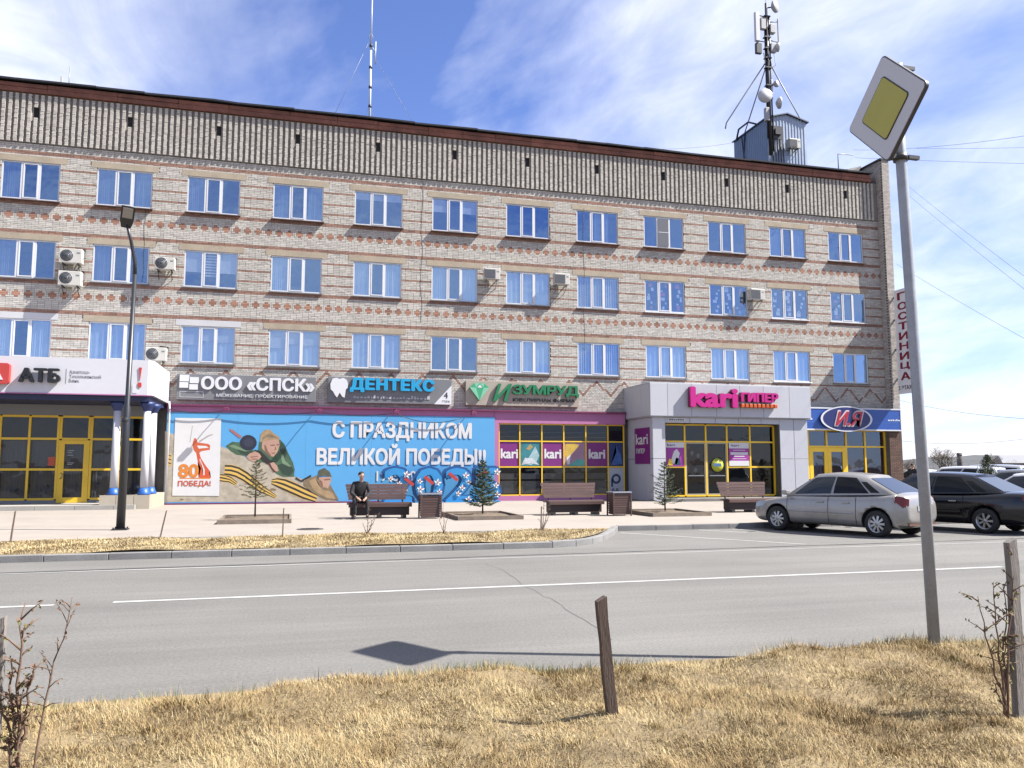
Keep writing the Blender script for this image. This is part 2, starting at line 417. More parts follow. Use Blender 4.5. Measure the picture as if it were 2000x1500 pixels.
crk = [(3.15, 13.3)]
for i in range(26):
    x, y = crk[-1]; crk.append((x + random.uniform(-.05, .045) - (0.02 if 8 < i < 14 else -0.004), y - 0.235))
strip('road_crack', crk, 0.009, 0.003, M('crack_fill', (.15, .147, .142), .8), 0.5)
# manhole cover in the pavement
mb = MB(); mb.lathe([(0, .012), (.27, .012), (.28, .008), (.31, .008), (.32, 0.0)], 24)
for k in range(5): mb.box(-.2, .2, -.16 + .075 * k, -.135 + .075 * k, .011, .017)
o = part('manhole_cover', mb, M('cast_iron', (.07, .06, .055), .6, var=.2, scale=8), None, (0.45, 20.05, SLOPE(20.05) + .002))
tag(o, 'round iron manhole cover set in the pavement near the first spruce', 'manhole')
# ------------------------------------------------------------------ dry grass
def grass(name, n, sampler, hfun, lmin, lmax, w, mats, lean=1.0, kind='stuff', weights=None, seed=1, flat=0.6):
    r = np.random.default_rng(seed)
    x, y = sampler(r, n); n = len(x)
    z = np.array([hfun(a, b) for a, b in zip(x, y)]) - 0.006
    clump = 0.5 + 0.5 * np.sin(2.2 * x + 1.3 * np.sin(1.7 * y)) * np.cos(2.9 * y + 0.8 * np.sin(2.1 * x))
    L = r.uniform(lmin, lmax, n) * (0.6 + 0.6 * clump)
    base = 2.1 * np.sin(0.9 * x + 1.1 * y) + 1.6 * np.sin(2.7 * x - 1.9 * y)
    ang = base * 1.6 + r.normal(0, 1.5, n)
    tilt = np.clip(r.normal(1.16, 0.36, n) * lean, 0.02, 1.5)
    dx, dy = np.cos(ang), np.sin(ang)
    sx, sy = -dy * w / 2, dx * w / 2
    vs = np.zeros((n, 5, 3))
    vs[:, 0] = np.stack([x - sx, y - sy, z], 1); vs[:, 1] = np.stack([x + sx, y + sy, z], 1)
    t1 = tilt * 0.6; mx, my, mz = x + dx * L * .5 * np.sin(t1), y + dy * L * .5 * np.sin(t1), z + L * .5 * np.cos(t1)
    vs[:, 2] = np.stack([mx + sx * .8, my + sy * .8, mz], 1); vs[:, 3] = np.stack([mx - sx * .8, my - sy * .8, mz], 1)
    vs[:, 4] = np.stack([mx + dx * L * .5 * np.sin(tilt), my + dy * L * .5 * np.sin(tilt), mz + L * .5 * np.cos(tilt)], 1)
    me = bpy.data.meshes.new(name)
    me.vertices.add(n * 5); me.vertices.foreach_set('co', vs.ravel())
    base_i = (np.arange(n) * 5)[:, None]
    quads = base_i + np.array([0, 1, 2, 3]); tris = base_i + np.array([3, 2, 4])
    loops = np.concatenate([quads, tris], 1).ravel()
    me.loops.add(n * 7); me.loops.foreach_set('vertex_index', loops.astype(np.int32))
    me.polygons.add(n * 2)
    st = (np.arange(n) * 7)[:, None] + np.array([0, 4]); tot = np.tile([4, 3], n)
    me.polygons.foreach_set('loop_start', st.ravel().astype(np.int32)); me.polygons.foreach_set('loop_total', tot.astype(np.int32))
    pick = r.random(n); pat = 0.5 + 0.5 * np.sin(1.9 * x + 2.0) * np.sin(2.6 * y + 0.9 * x)
    fine = 0.5 + 0.5 * np.sin(6.3 * x + 2.2 * np.sin(3.1 * y)) * np.sin(7.9 * y + 1.7 * np.sin(4.3 * x))
    q = np.clip(pick * 0.5 + pat * 0.30 + fine * 0.36 - 0.1, 0, 0.999)
    cum = np.cumsum(weights); mi = np.searchsorted(cum, q * cum[-1]); mi = np.clip(mi, 0, len(mats) - 1)
    me.polygons.foreach_set('material_index', np.repeat(mi, 2).astype(np.int32))
    for m in mats: me.materials.append(m)
    me.update(calc_edges=True); me.validate()
    o = link(name, me); o['kind'] = kind
    return o
STRAW = [M('straw_pale', (.56, .445, .24), .8, island=.28), M('straw_gold', (.45, .325, .14), .8, island=.28), M('straw_brown', (.27, .175, .075), .85, island=.28), M('grass_dull_green', (.16, .175, .05), .8, island=.25)]
def near_s(r, n):
    y = r.uniform(2.7, 6.12, n); x = r.uniform(-0.42, 1.22, n) * y * 1.0 - 0.2
    x = np.where(r.random(n) < .12, r.uniform(-3, 8, n), x)
    edge = 6.07 + 0.1 * np.sin(1.7 * x) + 0.05 * np.sin(5.1 * x) + 0.04 * np.sin(17 * x)
    k = y < edge
    bare = np.sin(2.7 * x + 1.4 * np.sin(2.3 * y)) * np.sin(3.6 * y + 1.2 * np.sin(1.9 * x)) + .5 * np.sin(9.1 * x + 3 * y) * np.sin(8.3 * y - 2 * x)
    k &= (bare > -.55) | (r.random(n) < .35)
    return x[k], y[k]
o = grass('dry_grass', 230000, near_s, near_h, .022, .085, .0032, STRAW, weights=[.32, .30, .30, .08], seed=3)
tag(o, 'matted straw-coloured dry grass on the near verge', 'grass')
def tuft_s(r, n):
    k = n // 70; cx = r.uniform(-1.8, 7.2, k); cy = r.uniform(3.0, 5.95, k)
    x = np.repeat(cx, 70) + r.normal(0, .028, k * 70); y = np.repeat(cy, 70) + r.normal(0, .028, k * 70)
    return x, y
o = grass('grass_tufts', 15000, tuft_s, near_h, .04, .10, .0034, STRAW, weights=[.3, .3, .3, .1], seed=13, lean=.8)
tag(o, 'longer tufts of dry grass standing out of the near verge', 'grass')
def edge_s(r, n):
    x = r.uniform(-2.2, 8, n); d = np.abs(r.normal(0, .12, n))
    y = 6.05 + 0.1 * np.sin(1.7 * x) + 0.05 * np.sin(5.1 * x) - d
    k = r.random(n) < (0.25 + 0.75 * (np.sin(1.6 * x - 1.0) > .1))
    return x[k], y[k]
o = grass('edge_grass', 9000, edge_s, near_h, .05, .14, .005, [STRAW[3], STRAW[1], M('grass_green', (.11, .15, .04), .8, island=.3)], lean=.55, weights=[.35, .3, .35], seed=5)
tag(o, 'fringe of short green and yellow grass along the near road edge', 'grass')
def far_s(r, n):
    y = r.uniform(15.6, 18.27, n); x = r.uniform(-9, 7.2, n); k = x < far_edge(y) - .05
    return x[k], y[k]
o = grass('dry_grass_strip', 42000, far_s, lambda x, y: .125 + verge_h(x, y) * .6, .03, .075, .012, STRAW, weights=[.5, .34, .13, .03], seed=8)
tag(o, 'short dry yellow grass on the strip across the road', 'grass')
# ------------------------------------------------------------------ the brick building
BR_W = M('silicate_brick', (0.605, 0.572, 0.515), 0.85, island=0.17, var=0.05, scale=0.5, stain=(0.50, 0.46, 0.40), stain_scale=0.6, stretch=(1, 1, .22))
BR_R = M('red_brick', (0.34, 0.19, 0.14), 0.85, island=0.25, var=0.08, scale=2)
BR_O = M('orange_brick', (0.42, 0.215, 0.145), 0.85, island=0.3, var=0.08, scale=2)
BR_B = M('brown_brick', (0.155, 0.085, 0.06), 0.85, island=0.2, var=0.1)
MORT = M('mortar', (0.12, 0.112, 0.105), 0.95, var=0.15, scale=4)
CONC = M('lintel_concrete', (0.46, 0.39, 0.29), 0.85, var=0.14, scale=2, bump=.3)
FASC = M('cornice_red', (0.27, 0.105, 0.07), 0.8, var=0.3, scale=1.2, island=.15, stain=(.12, .05, .035), stain_scale=1.5)
ROOFM = M('roof_sheet', (0.035, 0.037, 0.045), 0.5, var=0.3, scale=1)
SILLR = M('sill_brown', (0.075, 0.03, 0.03), 0.45, var=0.1)
SILLG = M('sill_grey', (0.17, 0.17, 0.18), 0.45, var=0.1)
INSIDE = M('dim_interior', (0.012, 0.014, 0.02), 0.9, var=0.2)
PINK = M('pink_paint', (0.53, 0.185, 0.40), 0.6, var=0.06, scale=1.2)
MAROON = M('maroon_sheet', (0.20, 0.025, 0.10), 0.5, var=0.12)
bld = thing('brick_building', 'long four-storey pale brick office building with red brick stripes and ribbed attic band', 'building', (0, 0, 0))
COLS = list(range(-1, 13))
WX0, WS, WW, WH = -11.887, 3.5831, 2.186, 1.606
ROWS = [14.20, 10.90, 7.60]                # window heads
BX0, BX1 = WX0 - 2 * WS - 0.7, 30.75
ZB, ZT = 4.2, 15.0                         # brick field
def wx(c): return WX0 + (c - 1) * WS
# backing wall (mortar) with real openings
mb = MB()
zc = ZB
bands = []
for zt in ROWS[::-1]:
    bands.append((zc, zt - WH, False)); bands.append((zt - WH, zt, True)); zc = zt
bands.append((zc, 17.3, False))
for z0, z1, win in bands:
    if not win: mb.box(BX0, BX1, D, D + 0.35, z0, z1)
    else:
        xs = BX0
        for c in COLS:
            mb.box(xs, wx(c), D, D + 0.35, z0, z1); xs = wx(c) + WW
        mb.box(xs, BX1, D, D + 0.35, z0, z1)
mb.box(BX0, BX1, D + 0.02, D + 0.35, 0.0, ZB)
part('wall', mb, MORT, bld)
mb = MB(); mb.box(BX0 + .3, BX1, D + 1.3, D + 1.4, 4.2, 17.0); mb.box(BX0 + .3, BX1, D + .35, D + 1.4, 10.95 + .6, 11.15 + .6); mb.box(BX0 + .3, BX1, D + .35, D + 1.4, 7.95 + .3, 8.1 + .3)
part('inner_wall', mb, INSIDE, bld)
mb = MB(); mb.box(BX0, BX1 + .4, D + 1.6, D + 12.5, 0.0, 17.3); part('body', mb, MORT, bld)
# bricks, course by course
CH, BL, J = 0.0765, 0.26, 0.010
LINT = []                                   # lintels (x0, x1, z0, z1)
for zt in ROWS:
    for c in COLS:
        LINT.append((wx(c) - 0.24, wx(c) + WW + 0.24, zt, zt + 0.27))
def blocked(z0, z1):
    b = []
    zm = (z0 + z1) / 2
    for zt in ROWS:
        if zt - WH - 0.02 < zm < zt + 0.01: b += [(wx(c), wx(c) + WW) for c in COLS]
    for a, e, q0, q1 in LINT:
        if q0 < zm < q1: b.append((a, e))
    return sorted(b)
stripes_full, stripes_pier, star_z = [], [], []
for k, zt in enumerate(ROWS):
    stripes_full.append(zt + 0.40)
    stripes_full.append(zt - WH - 0.12)
    stripes_pier += [zt - 0.25, zt - 0.75, zt - 1.25]
    if k < 2: star_z.append(zt - 2.30)
bricks = []                                 # x0, x1, z0, z1, colour, proud
ncourse = int((ZT - ZB) / CH)
for k in range(ncourse):
    z0 = ZB + k * CH; z1 = z0 + CH - J; zm = (z0 + z1) / 2
    segs = []
    star = None
    for sz in star_z:
        i = int(math.floor((zm - (sz - 2 * CH)) / CH))
        if sz - 2 * CH <= zm < sz + 2 * CH: star = i
    colr = 0
    second = 2 if any(abs(zm + CH - s) < CH * .5 for s in stripes_full) else 0
    if any(abs(zm - s) < CH * .5 for s in stripes_full): colr = 1
    elif any(abs(zm - s) < CH * .5 for s in stripes_pier): colr = 1
    if star is not None:
        P = 0.445; w = (0.13, 0.30, 0.30, 0.13)[max(0, min(3, star))]
        x = BX0
        while x < BX1:
            cxx = x + P / 2
            a, e = cxx - w / 2, cxx + w / 2
            segs.append((x + J / 2, a - J / 2, 0)); segs.append((a + J / 2, e - J / 2, 2)); segs.append((e + J / 2, x + P - J / 2, 0))
            x += P
    elif 4.95 < zm < 5.80:
        x = BX0 + (k % 2) * 0.065
        while x < BX1:
            ph = ((x + 0.065 - 26.95) / 1.42) % 1.0
            tri = 5.72 - 0.74 * (1 - abs(2 * ph - 1))
            red = abs(zm - tri) < 0.07
            L = 0.13
            segs.append((x, x + L - J, 1 if red else 0)); x += L
    else:
        x = BX0 + (k % 2) * BL / 2 - BL
        while x < BX1:
            L = BL if random.random() > .12 else BL / 2
            segs.append((x, x + L - J, colr if not second else (1 if second == 2 else 0))); x += L
    bl = blocked(z0, z1)
    for a, e, cc in segs:
        a = max(a, BX0); e = min(e, BX1)
        parts_ = [(a, e)]
        for p, q in bl:
            nx_ = []
            for u, v in parts_:
                if v <= p or u >= q: nx_.append((u, v))
                else:
                    if u < p: nx_.append((u, p))
                    if v > q: nx_.append((q, v))
            parts_ = nx_
        for u, v in parts_:
            if v - u > 0.035:
                bricks.append((u, v, z0, z1, cc, 0.010 + random.uniform(-.004, .005)))
bricks = [b for b in bricks]
full = [i for i, b in enumerate(bricks) if abs((b[1] - b[0]) - (BL - J)) < 0.002 and b[4] < 2 and 5.9 < b[2] and b[0] > -9]
full.sort(key=lambda i: (bricks[i][0] + .12) ** 2 + (bricks[i][2] - 1.6) ** 2 + D * D)
single = set(full[:300])
bmeshes = {}
for cc, mt in ((0, BR_W), (1, BR_R)):
    q = MB(); q.box(0, BL - J, -0.01, 0.004, 0, CH - J); bmeshes[cc] = q.mesh('brick', mt)
mb = MB()
for i, (a, e, z0, z1, cc, pr) in enumerate(bricks):
    if i in single:
        link('brick', bmeshes[cc], bld, (a, D + 0.010 - pr, z0))
    else:
        y = D - pr
        v = [(a, y, z0), (e, y, z0), (e, y, z1), (a, y, z1), (a, D + .002, z0), (e, D + .002, z0), (e, D + .002, z1), (a, D + .002, z1)]
        mb.add(v, [(0, 1, 2, 3), (1, 5, 6, 2), (4, 0, 3, 7), (3, 2, 6, 7), (4, 5, 1, 0)], cc)
o = part('brickwork', mb, [BR_W, BR_R, BR_O], bld, fix=False); o['kind'] = 'stuff'
for a, e, z0, z1 in LINT:
    q = MB(); q.box(a + .006, e - .006, D - 0.018, D + 0.05, z0 + .002, z1 - .006); part('lintel', q, CONC if z0 < 7 or z0 > 8 or random.random() < .6 else W_PAINT, bld)
# ribbed attic band
RZ0, RZ1, RP = 15.02, 17.14, 0.2405
nrib = int((BX1 - BX0) / RP)
def rib_mesh(gap, lo=0.0, hi=99.0):
    q = MB(); nc = int((RZ1 - RZ0) / CH)
    for k in range(nc):
        z0 = RZ0 + k * CH; z1 = z0 + CH - 0.008
        if gap and not lo < (z0 + z1) / 2 < hi: continue
        j = random.uniform(-.008, .008); p = random.uniform(-.007, .007)
        q.box(0.06 + j, 0.185 + j, D - 0.105 + p - D, 0.004, z0, z1)
    return q
variants = [rib_mesh(False).mesh('brick_rib', BR_W) for _ in range(9)]
vgap = [rib_mesh(True, 0, 16.08).mesh('brick_rib', BR_W), rib_mesh(True, 16.58, 99).mesh('brick_rib', BR_W)]
vent_x = [wx(c) + WW * 0.5 + 0.0 for c in COLS]
for i in range(nrib):
    x = BX0 + i * RP
    gap = any(abs(x + RP / 2 - v) < RP / 2 for v in vent_x)
    for vm in (vgap if gap else [variants[random.randrange(9)]]): link('brick_rib', vm, bld, (x, D, 0))
    if gap:
        q = MB(); q.box(x + .02, x + .225, D - .015, D + .01, 16.1, 16.56); part('vent', q, M('vent_dark', (.012, .012, .014), .9), bld)
mb = MB(); mb.box(BX0, BX1, D - .008, D, RZ0 - .0, RZ1); part('band_back', mb, M('band_brick', (.33, .30, .27), .9, var=.15, scale=3), bld)
# cornice: courses of red brick, then the bent roof edge
x = BX0
while x < BX1 - .5:
    L = min(random.uniform(1.6, 2.8), BX1 - .45 - x)
    q = MB(); q.box(x, x + L - .01, D - .16 - random.uniform(0, .02), D + .2, 17.145, 17.33 + random.uniform(-.01, .01)); q.box(x + .005, x + L - .015, D - .19 - random.uniform(0, .02), D + .2, 17.34, 17.50 + random.uniform(-.015, .01))
    part('cornice_block', q, FASC, bld); x += L
x = BX0 - .3
while x < BX1 - .5:
    L = min(random.uniform(1.1, 3.2), BX1 - .42 - x); a, b = random.uniform(-.03, .03), random.uniform(-.03, .03)
    q = MB(); y0 = D - .34
    q.add([(x, y0, 17.56 + a), (x + L, y0, 17.56 + b), (x + L, D + .6, 17.66), (x, D + .6, 17.66), (x, y0 - .01, 17.63 + a), (x + L, y0 - .01, 17.63 + b), (x + L, D + .6, 17.70), (x, D + .6, 17.70)],
          [(0, 3, 2, 1), (4, 5, 6, 7), (0, 1, 5, 4), (1, 2, 6, 5), (2, 3, 7, 6), (3, 0, 4, 7)])
    part('roof_edge', q, ROOFM, bld); x += L
mb = MB(); mb.box(BX0 - .3, BX1 + .3, D + .6, D + 13, 17.5, 17.68); part('roof', mb, ROOFM, bld)
# end fin of brick, standing forward of the facade
FX0, FX1, FY = 30.76, 31.22, D - 0.5
mb = MB(); mb.box(FX0 + .01, FX1 - .01, FY + .01, D + 12.4, 0, 18.33)
part('fin_core', mb, MORT, bld)
mb = MB()
k = 0
while k * CH + 3.5 < 18.3:
    z0 = 3.5 + k * CH; z1 = z0 + CH - J
    xs = [FX0, FX0 + .25, FX1] if k % 2 else [FX0, FX0 + .12, FX0 + .34, FX1]
    for a, e in zip(xs[:-1], xs[1:]): mb.box(a + .004, e - .004, FY - .006 - random.uniform(0, .008), FY + .02, z0, z1, 0)
    y = FY + .02 + (k % 2) * .12
    ye = D - .01 if z0 < 17.2 else D + 8
    while y < ye:
        mb.box(FX0 - .004 - random.uniform(0, .008), FX0 + .02, y, min(y + .245, ye), z0, z1, 0); y += .255
    k += 1
o = part('fin_bricks', mb, [M('fin_brick', (.52, .475, .43), .85, island=.2, var=.06)], bld, fix=False); o['kind'] = 'stuff'
mb = MB(); mb.box(FX0 - .1, FX1 + .06, FY - .06, D + 12.4, 18.335, 18.42); part('coping', mb, ROOFM, bld)
# brown brick pier at street level by the last shop
mb = MB(); k = 0
while k * CH < 3.4:
    z0 = .02 + k * CH; x = 30.40 + (k % 2) * .12 - .13
    while x < 31.2:
        a, e = max(x, 30.42), min(x + .25, 31.205)
        if e - a > .03: mb.box(a, e - .008, FY - .03, FY - .012, z0, z0 + CH - J)
        x += .26
    k += 1
o = part('pier_bricks', mb, BR_B, bld, fix=False); o['kind'] = 'stuff'
mb = MB(); mb.box(30.42, 31.21, FY - .012, D, 0, 3.46); part('pier', mb, MORT, bld)
# windows: white three-light units
def curtain(mb, x0, x1, z0, z1, y, amp=.022, n=26):
    vs = []
    for i in range(n + 1):
        x = x0 + (x1 - x0) * i / n; yy = y + amp * math.sin(i * 1.9) + amp * .5 * math.sin(i * .7 + x)
        vs += [(x, yy, z0), (x, yy, z1)]
    mb.add(vs, [(2 * i, 2 * i + 2, 2 * i + 3, 2 * i + 1) for i in range(n)], 0, True)
GY = D + 0.02                                 # frame front
L0, L1, L2, L3 = 0.0, 0.345, 0.645, 1.0        # light divisions
def q_frame(sill):
    q = MB(); f = .055
    q.box(0, WW, 0, .07, 0, f); q.box(0, WW, 0, .07, WH - f, WH); q.box(0, f, 0, .07, f, WH - f); q.box(WW - f, WW, 0, .07, f, WH - f)
    for t in (L1, L2): q.box(WW * t - .045, WW * t + .045, 0, .07, f, WH - f)
    a, b = WW * L1 + .045, WW * L2 - .045
    for args in ((a, a + .045, -.012, .06, f, WH - f), (b - .045, b, -.012, .06, f, WH - f), (a + .045, b - .045, -.012, .06, f, f + .045), (a + .045, b - .045, -.012, .06, WH - f - .045, WH - f)): q.box(*args)
    return q.mesh('frame', W_FRAME)
FRAME = q_frame(0); fix_normals(FRAME)
PANES = []
for a, b, i in ((.055, WW * L1 - .045, 0), (WW * L1 + .09, WW * L2 - .09, 1), (WW * L2 + .045, WW - .055, 2)):
    q = MB(); zz = .10 if i == 1 else .055
    q.add([(a, .03, zz), (b, .03, zz), (b, .03, WH - zz), (a, .03, WH - zz)], [(0, 1, 2, 3)]); PANES.append(q.mesh('pane', PANE))
def q_sill(mat, drop, deep):
    q = MB(); q.add([(-.05, -deep, -drop), (WW + .05, -deep, -drop), (WW + .05, .0, .0), (-.05, .0, .0), (-.05, -deep, -drop - .035), (WW + .05, -deep, -drop - .035), (WW + .05, 0, -.05), (-.05, 0, -.05)],
                    [(0, 1, 2, 3), (4, 7, 6, 5), (0, 4, 5, 1), (1, 5, 6, 2), (2, 6, 7, 3), (3, 7, 4, 0)])
    m = q.mesh('sill', mat); fix_normals(m); return m
SILLS = [q_sill(SILLR, .05, .19), q_sill(SILLG, .03, .11), q_sill(SILLG, .03, .12)]
SIL_W = q_sill(W_FRAME, .03, .10)
LOOK = {0: {1: 'L', 2: 'LR', 3: 'L', 4: 'LR', 5: 'top', 6: 'topLR', 7: '', 8: 'M', 9: 'net', 10: '', 11: 'LR', 12: ''},
        1: {1: 'L', 2: 'L', 3: 'stripe', 4: 'blue', 5: 'LRw', 6: 'LRw', 7: 'full', 8: 'vert', 9: 'stick', 10: 'stick', 11: 'stick', 12: 'stickL'},
        2: {1: 'LRw', 2: 'full', 3: 'half', 4: 'half', 5: 'full', 6: '', 7: 'full', 8: 'vert', 9: 'full', 10: 'full', 11: 'full', 12: 'Rw'}}
for r, zt in enumerate(ROWS):
    for c in COLS:
        w = empty('window', bld, (wx(c), GY, zt - WH))
        link('frame', FRAME, w)
        for pm in PANES: link('pane', pm, w, (0, 0, 0), (random.uniform(-.004, .004), 0, random.uniform(-.005, .005)))
        link('sill', SIL_W if (r, c) in ((1, 9), (1, 11), (1, 12), (2, 11)) else SILLS[r], w, (0, -.002, .0))
        k = LOOK[r].get(c, 'LR')
        xs = [.06, WW * L1, WW * L2, WW - .06]
        def cur(x0, x1, z0=.06, z1=WH - .06, mat=CURT, y=.095, name='curtain', amp=.022):
            q = MB(); curtain(q, x0, x1, z0, z1, y, amp); part(name, q, mat, w, fix=False)
        if k in ('L', 'LR', 'LRw'): cur(xs[0], xs[1] - (0 if k == 'LRw' else .12 * random.random()), mat=CURT if k == 'LRw' else CURT2)
        if k in ('LR', 'LRw', 'Rw'): cur(xs[2] + .1 * random.random(), xs[3], mat=CURT if 'w' in k else CURT2)
        if k == 'M': cur(xs[1] + .2, xs[2] + .3, mat=CURT2)
        if k == 'blue': cur(xs[0], xs[1] - .04, mat=CURT)
        if k == 'full': cur(xs[0], xs[3], mat=CURT if r != 1 or c == 7 else CURT2, amp=.03)
        if k == 'vert':
            for i in range(18):
                x = .08 + i * (WW - .16) / 18; q = MB(); q.add([(x, .08, .08), (x + .1, .11, .08), (x + .1, .11, WH - .08), (x, .08, WH - .08)], [(0, 1, 2, 3)]); part('blind_slat', q, BLIND, w, fix=False)
        if k == 'stripe':
            for i in range(8):
                z = WH - .16 - i * .125; q = MB(); q.box(xs[1] + .06, xs[2] - .06, .075, .08, z - .07, z); part('blind_slat', q, BLIND, w)
            for a, b in ((xs[0], xs[1] - .05), (xs[2] + .05, xs[3])):
                q = MB(); q.box(a, b, .075, .08, WH * .42, WH - .06); part('roller_blind', q, BLIND, w)
        if k in ('top', 'topLR', 'half'):
            for i, (a, b) in enumerate(((xs[0], xs[1] - .05), (xs[1] + .09, xs[2] - .09), (xs[2] + .05, xs[3]))):
                if k == 'topLR' and i == 1: continue
                hh = {'top': .76, 'topLR': .58, 'half': .48 + .12 * (i % 2) + .1 * (i == 2)}[k]
                q = MB(); q.box(a, b, .075, .08, WH * hh, WH - .06); part('roller_blind', q, BLIND, w)
            if k == 'half': cur(xs[0], xs[3], z1=WH * .6, y=.12)
        if k == 'net':
            q = MB(); q.box(xs[1] + .05, xs[2] - .05, -.03, -.022, .09, WH - .09, 0); q.box(xs[1] + .05, xs[2] - .05, -.036, -.03, WH * .5 - .015, WH * .5 + .015, 1); part('insect_screen', q, [M('screen_mesh', (.16, .17, .2), .9), W_FRAME], w)
        if k in ('stick', 'stickL'):
            rr = random.Random(c)
            for i in range(3 if k == 'stick' else 1):
                a = (xs[0] + .06, xs[1] + .14, xs[2] + .1)[i]; b = (xs[1] - .1, xs[2] - .14, xs[3] - .06)[i]
                for j in range(6):
                    x = rr.uniform(a, b - .12); z = .12 + j * .22 + rr.uniform(0, .08); s_ = rr.uniform(.09, .22)
                    q = MB(); q.box(x, min(b, x + s_), .036, .039, z, z + s_ * rr.uniform(.7, 1.4)); part('paper_cutout', q, PRED if rr.random() < .1 else PAPER, w)
# thin cables that run down the brick
for cx, z0, z1, sw in ((5.55, 15.0, 8.2, .05), (13.55, 14.3, 6.2, .04), (-6.35, 12.6, 9.4, .03)):
    q = MB(); q.tube([(cx + sw * math.sin(t * 2.1 + cx), D - .02, z0 + (z1 - z0) * t / 8) for t in range(9)], .006, 5); part('wall_cable', q, DARK, bld)
# ------------------------------------------------------------------ street-level skin of the building
mb = MB(); mb.box(-5.12, 9.0, D - .26, D + .02, 3.86, 4.12); part('pink_band', mb, PINK, bld)
mb = MB(); mb.box(9.005, 15.5, D - .28, D + .02, 3.60, 4.12); part('pink_band', mb, PINK, bld)
mb = MB(); mb.box(9.0, 9.2, D - .29, D + .02, 0.0, 3.598); part('pink_pilaster', mb, PINK, bld)
mb = MB(); mb.box(9.205, 15.5, D - .2, D + .02, 0.0, .24); part('pink_plinth', mb, PINK, bld)
mb = MB(); mb.box(-5.14, 15.52, D - .40, D + .02, 4.125, 4.20); part('ledge_flashing', mb, MAROON, bld)  # metal flashing; its dark maroon also paints in the ledge's shadow
mb = MB(); mb.box(-5.12, 9.0, D - .24, D + .02, 0.0, 3.855); part('lower_wall', mb, M('render_beige', (.45, .40, .34), .9, var=.1), bld)
mb = MB(); mb.box(-5.12, 9.0, D - .37, D - .242, 0.0, .07); part('plinth_strip', mb, MAROON, bld)
def glazing(parent, xs, zs, y, frame_mat, glass, w=.055, depth=.09, skip=()):
    """a shop front: mullions and transoms, one object each, and one pane for every field"""
    for x in xs:
        q = MB(); q.box(x - w / 2, x + w / 2, y - depth / 2, y + depth / 2, zs[0], zs[-1]); part('mullion', q, frame_mat, parent)
    for i, (a, b) in enumerate(zip(xs[:-1], xs[1:])):
        for z in zs:
            if ('t', i, zs.index(z)) in skip: continue
            q = MB(); q.box(a + w / 2, b - w / 2, y - depth / 2 + .004, y + depth / 2 - .004, z - w / 2, z + w / 2); part('transom', q, frame_mat, parent)
        for j, (c, e) in enumerate(zip(zs[:-1], zs[1:])):
            if (i, j) in skip: continue
            q = MB(); q.add([(a + w / 2, y, c + w / 2), (b - w / 2, y, c + w / 2), (b - w / 2, y, e - w / 2), (a + w / 2, y, e - w / 2)], [(0, 1, 2, 3)]); part('pane', q, glass, parent, fix=False)
SHOPIN = M('shop_interior', (.10, .10, .105), .9, var=.3, scale=1.0)
KX = [9.24, 10.24, 11.32, 12.41, 13.52, 14.65, 15.47]; KZ = [.27, 1.57, 2.77, 3.57]
sg = empty('shop_window', bld)
glazing(sg, KX, KZ, D - .12, YEL, PANE_D)
mb = MB(); mb.box(9.2, 15.5, D - .03, D + .018, .24, 3.6); part('shop_interior', mb, M('shop_dark', (.03, .032, .036), .9), sg)
# counters and ceiling tubes seen through the glass
for i in range(5):
    q = MB(); q.box(KX[i] + .08, KX[i + 1] - .08, D - .075, D - .035, .35, .92); q.box(KX[i] + .08, KX[i + 1] - .08, D - .075, D - .035, 1.0, 1.28); part('display_shelf', q, M('shelf_grey', (.33, .32, .31), .6, var=.2, scale=3), sg)
for i in range(5):
    for j in range(2):
        q = MB(); a = KX[i] + .1; q.add([(a, D - .05, 2.95 + .22 * j), (KX[i + 1] - .1, D - .05, 2.98 + .22 * j), (KX[i + 1] - .1, D - .05, 3.0 + .22 * j), (a, D - .05, 2.97 + .22 * j)], [(0, 1, 2, 3)]); part('ceiling_rail', q, M('rail_grey', (.4, .4, .4), .5), sg, fix=False)

